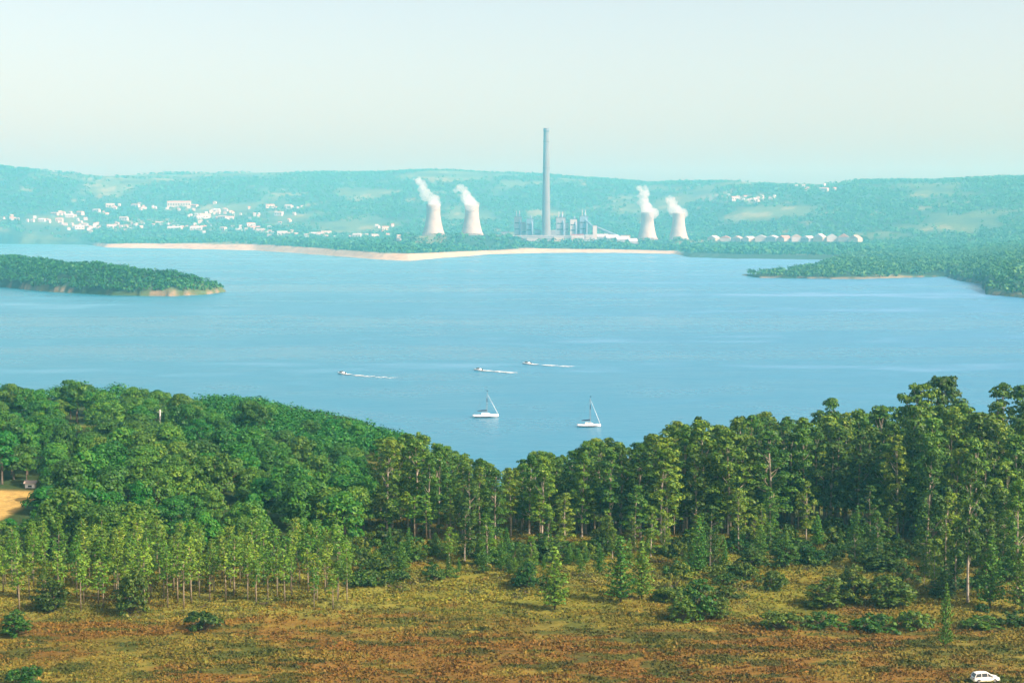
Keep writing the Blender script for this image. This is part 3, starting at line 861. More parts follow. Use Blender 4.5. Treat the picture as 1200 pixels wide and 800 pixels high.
# ------------------------------------------------------------------ far woods
def far_wood():
    rng = np.random.default_rng(61)
    out = {'L': [], 'R': [], 'M': []}
    X = rng.uniform(-1100, -300, 16000); Y = rng.uniform(1850, 2700, 16000)
    a = bearing(X, Y); e = Y - dist_of(spitL_near(a)); d = spitL_depth(a)
    k = (a < 266) & (a > -130) & (e > 9) & (d - e > 4); X, Y = X[k], Y[k]
    for x, y, z in zip(X, Y, ground(X, Y)): out['L'].append((x, y, z, rng.uniform(4, 9), rng.uniform(4, 8)))
    X = rng.uniform(380, 2300, 42000); Y = rng.uniform(1700, 4600, 42000)
    a = bearing(X, Y); e = Y - dist_of(spitR_near(a)); d = spitR_depth(a)
    k = (a > 866) & (a < 1330) & (e > 9) & (d - e > 5) & (fbm(X / 90, Y / 120, 65, 3) + rng.uniform(-.15, .15, len(X)) > .40)
    X, Y = X[k], Y[k]
    for x, y, z in zip(X, Y, ground(X, Y)): out['R'].append((x, y, z, rng.uniform(5, 11), rng.uniform(5, 10)))
    Y = 3900 + 5600 * rng.uniform(size=60000) ** 1.0; X = rng.uniform(-.40, .40, 60000) * Y
    a = bearing(X, Y); e = Y - dist_of(far_shore_row(a))
    k = (e > 125) & (fbm(X / 330, Y / 420, 81, 4) + rng.uniform(-.12, .12, len(X)) < .56) & (Y < ridge_dist(a) + 150)
    for (qx, qy, qz, qr) in PADS: k &= ((X - qx) ** 2 + (Y - qy) ** 2 > (qr * .62) ** 2)
    X, Y = X[k][:34000], Y[k][:34000]
    for x, y, z in zip(X, Y, ground(X, Y)): out['M'].append((x, y, z, rng.uniform(7, 15), rng.uniform(9, 20)))
    return out
fw = far_wood()
crowns_mass('spit_wood', fw['L'], M['farwood'], RNG, 'green wood covering the long spit on the left side of the lake', 'woodland', 7, 1.7)
crowns_mass('spit_wood', fw['R'], M['farwood'], RNG, 'green wood covering the low spit on the right side of the lake', 'woodland', 5, 1.9)
crowns_mass('hill_wood', fw['M'], M['farwood'], RNG, 'hazy woods spread over the far shore and hills behind the power station', 'woodland', 5, 1.75)

# ------------------------------------------------------------------ power station
def at_px(px, Y):
    x = (px - 600) / F * (Y * CP + (CAMZ - 40) * SP); return x, Y, gz(x, Y)

x, y, z = at_px(640, 5166)
ch = thing('power_station_chimney', 'very tall slender concrete chimney rising far above the hills at the power station', 'chimney', (x, y, z - 2))
HC = 358
mb = MB(); prof = [(15.0 - 6.2 * (k / 20) ** .8, HC * .965 * k / 20) for k in range(21)]
mb.lathe(prof, 40); mb.build('shaft', M['chimney'], ch, True)
mb = MB(); mb.lathe([(8.85, HC * .966), (9.1, HC * .967), (9.1, HC), (7.6, HC), (7.6, HC * .97)], 40); mb.build('top_band', M['dark_steel'], ch, True)
for k in (.35, .65, .88):
    r_ = 15.0 - 6.2 * k ** .8 * 1.02
    mb = MB(); mb.lathe([(r_, HC * k - 1), (r_ + 1.3, HC * k), (r_ + 1.3, HC * k + 1.6), (r_, HC * k + 1.6)], 40); mb.build('walkway', M['chimney'], ch)

def cooling_tower(px, Y, H, label):
    x, y, z = at_px(px, Y)
    t = thing('cooling_tower', label, 'cooling tower', (x, y, z - 1), 0, 'cooling towers of the power station')
    rb, rt = H * .385, H * .225
    prof = []
    for k in range(25):
        q = k / 24; zz = 7 + (H - 7) * q; u = (q - .78) / .78
        prof.append((rt * math.sqrt(1 + (u * 1.2) ** 2 * (1 if u < 0 else .5)), zz))
    mb = MB(); mb.lathe(prof + [(prof[-1][0] - 1.0, H), (prof[-1][0] - 1.2, H - 12)], 48); mb.build('shell', M['concrete'], t, True)
    mb = MB(); r0 = prof[0][0]
    for k in range(28):
        a0 = 2 * math.pi * k / 28
        for s in (-1, 1):
            a1 = a0 + s * math.pi / 28
            mb.tube([(math.cos(a0) * (r0 + 3), math.sin(a0) * (r0 + 3), 0), (math.cos(a1) * r0, math.sin(a1) * r0, 7.5)], [.9, .9], 5, False)
    mb.build('support_columns', M['concrete'], t)['kind'] = 'stuff'
    mb = MB(); mb.lathe([(r0 + 5, 0), (r0 + 5, 1.6), (r0 + 4, 1.6)], 40); mb.build('basin', M['concrete'], t)
    return (x, y, z + H - 1), prof[-1][0]
CT = [cooling_tower(508, 4880, 92, 'leftmost of four steaming concrete cooling towers'),
      cooling_tower(553, 4890, 92, 'cooling tower second from left, nearer the tall chimney on its left side'),
      cooling_tower(758.5, 5300, 90, 'cooling tower third from left, steam rising straight up'),
      cooling_tower(795, 5300, 88, 'rightmost of four steaming concrete cooling towers')]

def steam_mat():
    m, nt, b, out = mat('steam')
    nt.nodes.remove(b)
    v = N(nt, 'ShaderNodeVolumePrincipled'); v.inputs['Color'].default_value = (1, 1, 1, 1); v.inputs['Density'].default_value = .026; v.inputs['Anisotropy'].default_value = .1
    L(nt, v.outputs[0], out.inputs['Volume']); return m
M['steam'] = steam_mat()
def plume(base, r0, drift, height, label, seed):
    rng = np.random.default_rng(seed)
    me = bpy.data.meshes.new('steam_plume')
    import bmesh
    bm = bmesh.new()
    n = 30
    for i in range(n):
        t = (i / (n - 1)) ** 1.15
        sp_ = r0 * (.80 - .15 * t)
        c = Vector((base[0] + drift * t ** 1.2 + rng.normal() * sp_ * .55 - r0 * .25 * t, base[1] + rng.normal() * sp_ * .5, base[2] - 3 + height * t))
        r_ = r0 * rng.uniform(.32, .85) * (1.1 - .48 * t) if i > 1 else r0 * .9
        bmesh.ops.create_icosphere(bm, subdivisions=2, radius=r_, matrix=Matrix.Translation(c))
    bm.to_mesh(me); bm.free()
    o = link('steam_plume', me)
    rm = o.modifiers.new('remesh', 'REMESH'); rm.mode = 'VOXEL'; rm.voxel_size = 2.2
    tx = bpy.data.textures.new('steam_lumps', 'CLOUDS'); tx.noise_scale = 9
    dm = o.modifiers.new('lumps', 'DISPLACE'); dm.texture = tx; dm.strength = 9; dm.mid_level = .5; dm.texture_coords = 'GLOBAL'
    dg = bpy.context.evaluated_depsgraph_get()
    me2 = bpy.data.meshes.new_from_object(o.evaluated_get(dg))
    o.modifiers.clear(); o.data = me2; me2.materials.clear(); me2.materials.append(M['steam'])
    tag(o, label, 'steam', None, 'stuff')
plume(CT[0][0], CT[0][1], -42, 82, 'white steam drifting left from the leftmost cooling tower', 1)
plume(CT[1][0], CT[1][1], -36, 60, 'white steam drifting left from the cooling tower second from left', 2)
plume(CT[2][0], CT[2][1], -8, 84, 'white steam rising straight from the cooling tower third from left', 3)
plume(CT[3][0], CT[3][1], -24, 52, 'white steam puffing from the rightmost cooling tower', 4)

def block(px, Y, w, d, h, label, cat='building', name='boiler_house', wall='grey_clad', duct=False, bands=3, roofm='dark_steel', stack=0, rz=0.0):
    x, y, z = at_px(px, Y)
    t = thing(name, label, cat, (x, y, z - 1.5), rz)
    mb = MB(); mb.box((0, 0, h / 2), (w, d, h)); mb.build('wall', M[wall], t)
    mb = MB(); mb.box((0, 0, h + .8), (w + 1.5, d + 1.5, 1.6)); mb.build('roof', M[roofm], t)
    for k in range(bands):
        mb = MB(); mb.box((0, -d / 2 - .15, h * (k + 1) / (bands + 1)), (w * .86, .5, h * .05)); mb.build('window_band', M['glass_dark'], t)
    if duct:
        mb = MB(); mb.tube([(w * .3, -d / 2 - 4, h * .2), (w * .3, -d / 2 - 4, h * .75), (w * .1, 0, h * 1.12)], [3, 3, 3], 10); mb.build('duct', M['blue_clad'], t)
    for k in range(stack):
        mb = MB(); mb.tube([((k - .5) * w * .4, 0, h), ((k - .5) * w * .4, 0, h * 1.25)], [1.6, 1.3], 10); mb.build('vent_stack', M['white_wall'], t)
    return t
block(582, 5100, 40, 24, 22, 'small white industrial block between the cooling towers and the chimney', name='pump_house', wall='white_wall', bands=1)
block(607, 5230, 24, 26, 78, 'tall grey boiler house furthest left of the chimney', duct=True, stack=2)
block(621, 5230, 22, 26, 72, 'pale blue boiler house directly left of the chimney', wall='blue_clad', duct=True)
block(657, 5240, 30, 26, 76, 'grey boiler house directly right of the chimney', duct=True, stack=2)
block(672, 5240, 22, 26, 70, 'narrow pale boiler house, second right of the chimney', wall='white_wall', duct=True)
block(684, 5240, 26, 26, 80, 'blue boiler house, third right of the chimney', wall='blue_clad', duct=True, stack=2)
block(697, 5170, 13, 13, 50, 'slim bright white tower right of the boiler houses', name='transfer_tower', wall='white_wall', bands=0)
block(640, 5140, 250, 26, 18, 'long low turbine hall across the foot of the chimney', name='turbine_hall', wall='grey_clad', bands=1, roofm='white_roof')
block(677, 5110, 40, 18, 22, 'small white and red block at the foot of the boiler houses', name='workshop', wall='white_wall', roofm='red_paint', bands=1)
EXTRA = [(592, 5180, 26, 20, 30, 'grey_clad', 'square grey filter house left of the tall grey boiler house'), (599, 5120, 22, 16, 16, 'cream_wall', 'cream low annex below the leftmost boiler house'),
         (614, 5260, 14, 20, 60, 'cream_wall', 'narrow cream bunker tower squeezed between the two left boiler houses'), (630, 5190, 20, 18, 36, 'blue_clad', 'pale blue filter house touching the chimney on its left'),
         (648, 5190, 18, 18, 34, 'grey_clad', 'grey filter house touching the chimney on its right'), (664, 5260, 12, 20, 58, 'cream_wall', 'narrow cream bunker tower between the right-hand boiler houses'),
         (678, 5250, 10, 16, 64, 'grey_clad', 'narrow grey lift tower right of the narrow pale boiler house'), (690, 5140, 24, 14, 20, 'white_wall', 'white low block at the foot of the slim white tower'),
         (712, 5240, 24, 16, 24, 'grey_clad', 'grey block standing behind the low white-roofed sheds'), (733, 5240, 30, 16, 18, 'cream_wall', 'cream block at the right end behind the low sheds'),
         (655, 5120, 30, 14, 14, 'cream_wall', 'low cream hall in front of the boiler house directly right of the chimney'), (624, 5115, 34, 14, 13, 'white_wall', 'low white hall in front of the boiler houses left of the chimney')]
for k, (px, Y, w_, d_, h_, wl, lab) in enumerate(EXTRA):
    block(px, Y, w_, d_, h_, lab, name='plant_building', wall=wl, bands=1 + k % 2, roofm=('dark_steel', 'white_roof', 'grey_clad')[k % 3])
def conveyor(p0, p1, label):
    a_ = Vector(p0); b_ = Vector(p1)
    t = thing('conveyor_bridge', label, 'conveyor', (a_.x, a_.y, gz(a_.x, a_.y)))
    o_ = Vector(t.location)
    mb = MB(); mb.tube([tuple(a_ - o_), tuple(b_ - o_)], [2.6, 2.6], 6); mb.build('gallery', M['blue_clad'], t)
    for q in (.3, .6, .9):
        c = a_ + (b_ - a_) * q - o_
        mb = MB(); mb.tube([(c.x, c.y, 0), tuple(c)], [1.2, .9], 6); mb.build('trestle', M['dark_steel'], t)
q0 = at_px(738, 5170); q1 = at_px(699, 5185)
conveyor((q0[0], q0[1], q0[2] + 5), (q1[0], q1[1], q1[2] + 44), 'sloping coal conveyor rising to the slim white tower')
q0 = at_px(697, 5185); q1 = at_px(686, 5215)
conveyor((q0[0], q0[1], q0[2] + 40), (q1[0], q1[1], q1[2] + 66), 'short conveyor from the slim white tower up to the boiler houses')
block(548, 5000, 60, 20, 12, 'low shed between the second cooling tower and the chimney', name='shed', wall='cream_wall', bands=1)

# ------------------------------------------------------------------ sheds and houses
def gable_house(name, label, cat, x, y, z, w, d, h, rh, wall, roof, rz=0, group=None, win=0, par=None):
    t = thing(name, label, cat, (x, y, z - 1.0), rz, group)
    mb = MB(); mb.box((0, 0, h / 2 + .0), (w, d, h)); mb.build('wall', M[wall], t)
    mb = MB(); mb.gable(w, d, h + .01, rh); mb.build('roof', M[roof], t)
    for k in range(win):
        mb = MB(); mb.box(((k - (win - 1) / 2) * w / win, -d / 2 - .04, h * .55), (w / win * .4, .1, h * .3)); mb.build('window', M['glass_dark'], t)
    return t
WORD2 = WORD + ['last']
for k in range(13):
    px = 836 + 13.8 * k
    x, y, z = spot(px, 281.5 + .06 * k)
    y0 = 5350 - 22 * k; x = (px - 600) / F * y0; z = CAMZ - (281.8 - HOR + .03 * k) / F * y0
    PADS.append((x, y0, z, 60))
    gable_house('storage_shed', f'pale gabled shed in the row right of the cooling towers, {WORD2[k]} from left', 'shed', x, y0, max(z, gz(x, y0)) - 2, 24 + 14 * random.random(), 34, 10 + 7 * random.random(), 6 + 5 * random.random(), ('cream_wall', 'white_wall', 'grey_clad')[k % 3], ('white_roof', 'pale_roof', 'white_roof', 'tile_roof', 'white_roof')[(k * 3) % 5], .5 + 1.1 * random.random(), 'white sheds right of the cooling towers')
PADS_DONE = True
for k, (px, w) in enumerate(((706, 34), (717, 40), (729, 42), (741, 30))):
    x, y, z = at_px(px, 5180 - 10 * k)
    gable_house('coal_shed', f'low white-roofed shed between chimney and right cooling towers, {WORD[k]} from left', 'shed', x, y, z, w, 30, 14 - 2 * k, 9, 'grey_clad', 'white_roof', .1 * k, 'low sheds right of the chimney')

rng = np.random.default_rng(71)
TOWN = [(20, 257, 20, 1.5, 6, 'on the slope at the left edge of the far town'), (60, 259, 22, 2, 9, 'on the slope at the left edge of the far town'),
        (85, 252, 16, 1.5, 7, 'in the upper left of the far town'), (118, 251, 8, 2, 3, 'in the upper left of the far town'),
        (95, 263, 14, 4, 10, 'in the left middle of the far town'), (118, 268, 20, 4, 14, 'in the left middle of the far town'), (152, 263, 18, 3, 10, 'in the left middle of the far town'),
        (165, 243, 22, 3, 8, 'on the upper slope above the far town'), (205, 244, 18, 3, 8, 'on the upper slope above the far town'),
        (240, 256, 14, 7, 20, 'in the dense centre of the far town'), (266, 255, 12, 7, 14, 'in the dense centre of the far town'), (212, 266, 12, 2, 7, 'in the low front of the far town'), (234, 267, 9, 2, 4, 'in the low front of the far town'),
        (292, 270, 14, 2.5, 8, 'in the low right of the far town'), (312, 273, 12, 3, 8, 'in the low right of the far town'), (335, 276, 10, 2.5, 6, 'in the low right of the far town'),
        (335, 252, 14, 5, 9, 'on the right-hand slope of the far town'), (300, 253, 10, 3, 5, 'on the right-hand slope of the far town'),
        (375, 276, 26, 3, 9, 'between the far town and the cooling towers'), (440, 279, 22, 2, 8, 'between the far town and the cooling towers'), (455, 268, 16, 3, 5, 'between the far town and the cooling towers'),
        (872, 233, 24, 3, 12, 'in the hilltop village right of the cooling towers'), (962, 222, 18, 2, 7, 'in the small hilltop hamlet at the right')]
for (px, py, wx, wy, n, where) in TOWN:
    for i in range(int(n * 1.35)):
        x, y, z = spot(px + rng.normal() * wx * .85, py + rng.normal() * wy * .95, 4000)
        big = rng.uniform() < .15
        w, d, h = (rng.uniform(26, 46), rng.uniform(12, 18), rng.uniform(9, 16)) if big else (rng.uniform(9, 17), rng.uniform(8, 12), rng.uniform(5, 9))
        wl = 'white_wall' if rng.uniform() < .75 else 'cream_wall'
        rf = rng.choice(['tile_roof', 'pale_roof', 'pale_roof', 'white_roof'])
        nm, kind = ('apartment_block', 'apartment block') if big else ('house', 'house')
        rfw = {'tile_roof': 'terracotta-roofed', 'pale_roof': 'pale-roofed', 'white_roof': 'white-roofed'}[rf]
        gable_house(nm, f'tiny {"white" if wl == "white_wall" else "cream"} {rfw} {kind} {where}', 'building' if big else 'house', x, y, z, w, d, h + 2, 3.5, wl, rf, rng.uniform(-.7, .7), f'{nm.replace("_", " ")}s {where}', 3 if big else 0)
# large white block on the slope
x, y, z = spot(210, 243, 4000)
gable_house('apartment_block', 'long pale block, the widest building on the slope above the far town', 'building', x, y, z, 110, 18, 26, 5, 'cream_wall', 'tile_roof', 0, None, 9)
for (px, py, w, lab) in ((208, 267.5, 60, 'bright long white hall in the low front of the far town, left of two'), (233, 267.5, 50, 'bright long white hall in the low front of the far town, right of two'), (86, 252, 34, 'bright white house standing out at the upper left of the far town')):
    x, y, z = spot(px, py, 4000)
    gable_house('hall', lab, 'building', x, y - 60, gz(x, y - 60), w, 20, 12, 5, 'white_wall', 'white_roof', 0, None, 4)

# hut and pole inside the left-hand wood
t = gable_house('hut', 'small white hut under dark trees behind the golden stubble field', 'hut', hx, hy, hz + .6, 2.6, 2.4, 1.7, .7, 'car_paint', 'pale_roof', .1, None, 1)
x, y, z = POLE
pl = thing('utility_pole', 'slim pale post standing up among the trees of the left-hand wood', 'pole', (x, y, z))
ph = CAMZ - (480.5 - HOR) / F * y - z
mb = MB(); mb.tube([(0, 0, 0), (0, 0, ph * .5), (0, 0, ph)], [.34, .30, .26], 8); mb.build('post', M['white_wall'], pl, True)
mb = MB(); mb.box((0, 0, ph - .7), (1.8, .14, .16)); mb.build('crossarm', M['white_wall'], pl)

# ------------------------------------------------------------------ boats
def hull_mesh(Ln, Bm, D, z0=-.35, nose=.5):
    secs = []
    for k in range(13):
        t = k / 12; xx = -Ln / 2 + Ln * t
        w = Bm / 2 * (1 - max(0, (t - nose) / (1 - nose)) ** 2.0) * (.78 + .22 * min(1, t * 4)) + .015
        sh = D * (.9 + .22 * t * t); kb = z0 + .42 * max(0, t - .7) / .3 * D
        secs.append([(xx, -w, sh), (xx, -w * .93, sh * .45), (xx, -w * .5, kb * .7), (xx, 0, kb), (xx, w * .5, kb * .7), (xx, w * .93, sh * .45), (xx, w, sh)])
    mb = MB(); mb.loft(secs); return mb

def sailboat(px, py, rz, label, Ln, mast):
    x, y, z = spot(px, py)
    t = thing('sailboat', label, 'sailboat', (x, y, 0), rz, 'sailboats moored on the lake')
    hull_mesh(Ln, Ln * .3, Ln * .115).build('hull', M['boat_white'], t, True)
    hz_ = Ln * .115
    mb = MB()
    for s in (-1, 1):
        mb.tube([(-Ln * .42, s * Ln * .118, hz_ * .32), (0, s * Ln * .144, hz_ * .34), (Ln * .2, s * Ln * .128, hz_ * .38), (Ln * .38, s * Ln * .056, hz_ * .5)], [.17, .17, .17, .1], 6)
    mb.build('waterline_stripe', M['boat_dark'], t)
    mb = MB()
    mb.loft([[(-Ln * .16, -Ln * .09, hz_), (-Ln * .16, Ln * .09, hz_), (-Ln * .15, Ln * .075, hz_ + .75), (-Ln * .15, -Ln * .075, hz_ + .75)],
             [(Ln * .10, -Ln * .08, hz_), (Ln * .10, Ln * .08, hz_), (Ln * .09, Ln * .065, hz_ + .68), (Ln * .09, -Ln * .065, hz_ + .68)],
             [(Ln * .24, -Ln * .04, hz_), (Ln * .24, Ln * .04, hz_), (Ln * .20, Ln * .03, hz_ + .2), (Ln * .20, -Ln * .03, hz_ + .2)]])
    cab = mb.build('cabin', M['boat_white'], t)
    for k in (-1, 0, 1):
        mb = MB(); mb.box((Ln * .075 * k - Ln * .03, -Ln * .0855, hz_ + .42), (Ln * .05, .07, .26)); mb.build('porthole', M['glass_dark'], cab)
    mx = Ln * .06
    mb = MB(); mb.tube([(mx, 0, hz_), (mx, 0, mast)], [.11, .07], 8); mb.build('mast', M['alu'], t)
    mb = MB(); mb.tube([(mx, 0, mast - .1), (mx, 0, mast + .9)], [.05, .03], 6); mb.box((mx + .1, 0, mast + .8), (.7, .08, .3)); mb.build('masthead_vane', M['boat_dark'], t)
    mb = MB(); mb.tube([(mx, 0, hz_ + 1.5), (mx - Ln * .38, 0, hz_ + 1.35)], [.08, .07], 8); bo = mb.build('boom', M['alu'], t)
    mb = MB(); mb.tube([(mx - .1, 0, hz_ + 1.85), (mx - Ln * .2, 0, hz_ + 1.72), (mx - Ln * .37, 0, hz_ + 1.55)], [.26, .22, .12], 8); mb.build('furled_sail', M['sail_cover'], bo)
    mb = MB()
    for e in ((Ln * .48, 0, hz_), (-Ln * .48, 0, hz_), (0, -Ln * .14, hz_), (0, Ln * .14, hz_)): mb.tube([(mx, 0, mast * .97), e], [.03, .03], 4)
    mb.build('rigging', M['alu'], t)
    mb = MB(); mb.tube([(mx, 0, mast * .62), (mx + .0, 0, mast * .78)], [.16, .16], 8); mb.build('radar_reflector', M['boat_dark'], t)
    mb = MB(); mb.tube([(mx + Ln * .40, 0, hz_ + .6), (mx + .35, 0, mast * .9)], [.09, .05], 6); mb.build('furled_jib', M['boat_white'], t)
    return t
sailboat(569, 489, .06, 'white sailboat with bare mast moored on the lake, left one of the two', 11.5, 11.0)
sailboat(690, 500, -.05, 'white sailboat with bare mast moored on the lake, right one and nearer the wood', 10.0, 12.0)

def motorboat(px, py, rz, label, lw, curl, dim):
    x, y, z = spot(px, py)
    t = thing('motorboat', label, 'motorboat', (x, y, 0), math.pi - rz, 'motorboats racing across the lake')
    Ln = 6.0
    hull_mesh(Ln, 2.4, .95, -.3).build('hull', M['boat_white'], t, True)
    mb = MB(); mb.loft([[(-.6, -.8, .95), (-.6, .8, .95), (-.5, .65, 1.6), (-.5, -.65, 1.6)], [(1.0, -.75, .98), (1.0, .75, .98), (.5, .6, 1.6), (.5, -.6, 1.6)]]); mb.build('windscreen', M['glass_dark'], t)
    mb = MB(); mb.box((-Ln / 2 - .25, 0, .75), (.5, .5, 1.0)); mb.build('outboard_motor', M['tyre'], t)
    mb = MB(); mb.box((-1.6, 0, 1.1), (.6, 1.6, .35)); mb.build('seat', M['boat_white'], t)
    # wake: broken foam trailing behind, on the water
    rng = np.random.default_rng(int(px)); V = []
    n = 330
    dx, dy = math.cos(rz), -math.sin(rz)
    for i in range(n):
        u = rng.uniform() ** 1.25; sd_ = 2 + u * lw
        if vnoise(np.array([u * 9.0]), np.array([px * 1.0]), 5)[0] < .28 + .22 * u: continue
        spread = .7 + 2.4 * u
        off = rng.choice([-1, 1]) * spread * rng.uniform(.5, 1.1) if rng.uniform() < .7 else rng.normal() * spread * .4
        off += curl * math.sin(u * 4.2)
        c = np.array([x + sd_ * dx - off * dy, y + sd_ * dy + off * dx, .05 + rng.uniform(0, .2) * (1 - u)])
        r_ = (.42 + .65 * rng.uniform()) * (1.2 - .7 * u) * dim
        an = rng.uniform(0, 6.28)
        for k in range(4):
            V.append((c[0] + 1.3 * r_ * math.cos(an + k * 1.5708), c[1] + 1.3 * r_ * math.sin(an + k * 1.5708), c[2] + rng.uniform(0, .18) * (1 - u)))
    V = np.array(V)
    o = link('wake_foam', mesh_np('wake_foam', V, np.arange(len(V)).reshape(-1, 4), M['foam']))
    tag(o, label.replace('small white motorboat', 'white foam wake behind the motorboat'), 'foam', None, 'stuff')
motorboat(400, 438, .70, 'small white motorboat speeding left across the lake, leftmost of three', 38, -1.5, 1.0)
motorboat(560, 434, .66, 'small white motorboat speeding left across the lake, middle one of three', 40, .8, 1.1)
motorboat(617, 426.5, .60, 'small white motorboat speeding left across the lake, rightmost and farthest of three', 32, -1.0, 1.1)

# ------------------------------------------------------------------ the car in the heath
def car(px, py, rz):
    x, y, z = spot(px, py)
    t = thing('parked_car', 'white hatchback car parked in the brown heath at the lower right corner', 'car', (x, y, z + .12), rz)
    def sec(prof_fn):
        pass
    xs = [-2.05, -1.98, -1.6, -.9, 0, .75, 1.3, 1.9, 2.12]
    zt = [.72, .86, .92, .94, .95, .95, .93, .80, .60]
    wd = [.70, .80, .85, .87, .88, .87, .86, .80, .68]
    secs = [[(a, -w, .30), (a, -w * 1.02, .52), (a, -w * .95, h), (a, -w * .5, h + .03), (a, w * .5, h + .03), (a, w * .95, h), (a, w * 1.02, .52), (a, w, .30)] for a, h, w in zip(xs, zt, wd)]
    mb = MB(); mb.loft(secs); mb.build('body', M['car_paint'], t, False, .03)
    # roof and pillars
    g = [(-1.95, .90, .78), (-1.62, 1.40, .66), (-1.0, 1.50, .64), (0.0, 1.50, .64), (.35, 1.42, .66), (1.15, .93, .78)]
    mb = MB()
    top = [[(a, -w, h - .035), (a, w, h - .035), (a, w, h + .03), (a, -w, h + .03)] for a, h, w in g[1:5]]
    mb.loft(top); mb.build('roof', M['car_paint'], t, False, .02)
    for s in (-1, 1):
        mb = MB()
        for p, q in (((-1.95, .80, .88), (-1.62, .67, 1.42)), ((-.85, .82, .93), (-.85, .66, 1.47)), ((.15, .82, .93), (.10, .66, 1.47)), ((1.15, .80, .92), (.37, .67, 1.42))):
            mb.tube([(p[0], s * p[1], p[2]), (q[0], s * q[1], q[2])], [.07, .06], 6)
        mb.build('pillar', M['car_paint'], t)
        for (a0, a1, b0, b1) in ((-1.80, -.90, -1.55, -.90), (-.78, .08, -.78, .05), (.20, 1.0, .15, .40)):
            mb = MB(); mb.add([(a0, s * .80, .94), (a1, s * .80, .94), (b1, s * .665, 1.42), (b0, s * .665, 1.42), (a0, s * .77, .94), (a1, s * .77, .94), (b1, s * .635, 1.42), (b0, s * .635, 1.42)],
                              [(0, 1, 2, 3), (7, 6, 5, 4), (0, 4, 5, 1), (1, 5, 6, 2), (2, 6, 7, 3), (3, 7, 4, 0)])
            mb.build('side_window', M['glass_dark'], t)
        mb = MB(); mb.box((0, s * .90, .36), (2.3, .06, .16)); mb.build('side_sill', M['car_sill'], t)
        mb = MB(); mb.box((.95, s * .98, 1.0), (.14, .2, .14)); mb.build('wing_mirror', M['car_paint'], t, False, .02)
        for a in (-1.28, 1.30):
            mb = MB(); mb.tube([(a, s * .70, .30), (a, s * .90, .30)], [.32, .32], 20); w_ = mb.build('wheel', M['tyre'], t)
            mb = MB(); mb.tube([(a, s * .88, .30), (a, s * .915, .30)], [.19, .18], 16); mb.build('rim', M['rim'], w_)
        mb = MB(); mb.box((2.04, s * .55, .68), (.16, .30, .15)); mb.build('headlight', M['lamp'], t, False, .03)
        mb = MB(); mb.box((-2.03, s * .62, .76), (.10, .18, .24)); mb.build('tail_light', M['lamp_red'], t, False, .02)
    for nm, p0, p1 in (('windscreen', (1.12, .95, .74), (.38, 1.43, .62)), ('rear_window', (-1.93, .92, .72), (-1.63, 1.40, .60))):
        mb = MB(); sgn = 1 if p0[0] > 0 else -1
        mb.add([(p0[0], -p0[2], p0[1]), (p0[0], p0[2], p0[1]), (p1[0], p1[2], p1[1]), (p1[0], -p1[2], p1[1])] + [(p0[0] - .04 * sgn, -p0[2], p0[1]), (p0[0] - .04 * sgn, p0[2], p0[1]), (p1[0] - .04 * sgn, p1[2], p1[1]), (p1[0] - .04 * sgn, -p1[2], p1[1])],
               [(0, 1, 2, 3), (7, 6, 5, 4), (0, 4, 5, 1), (1, 5, 6, 2), (2, 6, 7, 3), (3, 7, 4, 0)])
        mb.build(nm, M['glass_dark'], t)
    for a, nm in ((2.10, 'front_bumper'), (-2.06, 'rear_bumper')):
        mb = MB(); mb.box((a, 0, .42), (.16, 1.5, .24)); mb.build(nm, M['car_sill'], t, False, .04)
    return t
c_ = car(1154, 799, .12); c_.scale = (1.02, 1.02, 1.02)

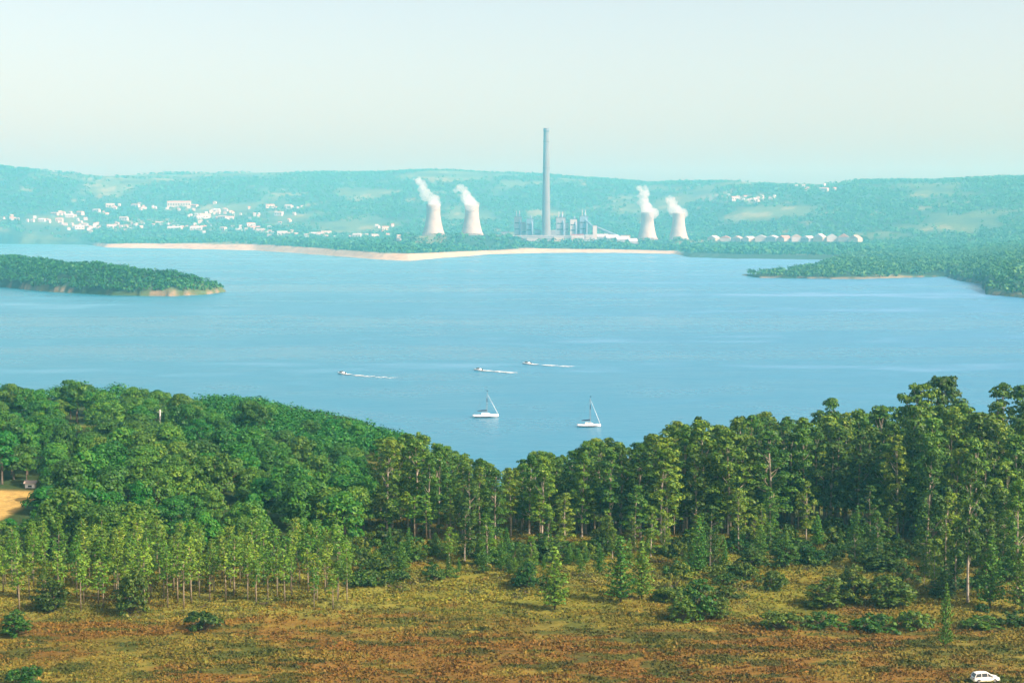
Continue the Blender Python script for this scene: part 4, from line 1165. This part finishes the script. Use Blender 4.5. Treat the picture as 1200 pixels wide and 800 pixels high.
# ------------------------------------------------------------------ air, sky, sun, camera
mb = MB(); mb.box((0, 5100, 219), (13600, 11200, 452))
m, nt, b, out = mat('haze'); nt.nodes.remove(b)
v = N(nt, 'ShaderNodeVolumePrincipled'); v.inputs['Color'].default_value = (.20, .78, 1.0, 1); v.inputs['Absorption Color'].default_value = (1, 1, 1, 1); v.inputs['Density'].default_value = 1.2e-4; v.inputs['Anisotropy'].default_value = .1
L(nt, v.outputs[0], out.inputs['Volume'])
hz_o = mb.build('haze', m); hz_o['kind'] = 'stuff'; hz_o['label'] = 'pale blue summer haze lying over the lake and far hills'; hz_o['category'] = 'haze'

w = bpy.data.worlds.new('World'); SC.world = w; w.use_nodes = True
nt = w.node_tree; bg = nt.nodes['Background']
sky = N(nt, 'ShaderNodeTexSky'); sky.sky_type = 'NISHITA'; sky.sun_disc = False
sky.sun_elevation = SUN_EL; sky.sun_rotation = math.atan2(TO_SUN.x, TO_SUN.y); sky.air_density = 1.0; sky.dust_density = 4.0; sky.ozone_density = 1.0; sky.altitude = 300
tint = N(nt, 'ShaderNodeVectorMath', operation='MULTIPLY'); tint.inputs[1].default_value = (1.33, 1.13, .96)   # warm summer air
L(nt, sky.outputs[0], tint.inputs[0]); L(nt, tint.outputs[0], bg.inputs['Color']); bg.inputs['Strength'].default_value = .15

sd = bpy.data.lights.new('sun', 'SUN'); sd.energy = 5.0; sd.angle = R(.5); sd.color = (1, .93, .80)
so = bpy.data.objects.new('sun', sd); COL.objects.link(so); so.location = (400, -200, 400)
so.rotation_euler = (-TO_SUN).to_track_quat('-Z', 'Y').to_euler()

cd = bpy.data.cameras.new('camera'); cd.sensor_width = 36; cd.lens = 36 * F / W; cd.clip_start = 1; cd.clip_end = 30000
co = bpy.data.objects.new('camera', cd); COL.objects.link(co); co.location = (0, 0, CAMZ); co.rotation_euler = (math.pi / 2 - PITCH, 0, 0)
SC.camera = co

SC.view_settings.view_transform = 'Standard'; SC.view_settings.look = 'None'; SC.view_settings.gamma = 1; SC.view_settings.use_curve_mapping = False
SC.view_settings.exposure = .56
SC.render.engine = 'CYCLES'
cy = SC.cycles
cy.max_bounces = 6; cy.diffuse_bounces = 1; cy.glossy_bounces = 2; cy.transmission_bounces = 2; cy.volume_bounces = 3; cy.transparent_max_bounces = 4
cy.caustics_reflective = False; cy.caustics_refractive = False
cy.use_denoising = True
cy.sample_clamp_indirect = 4
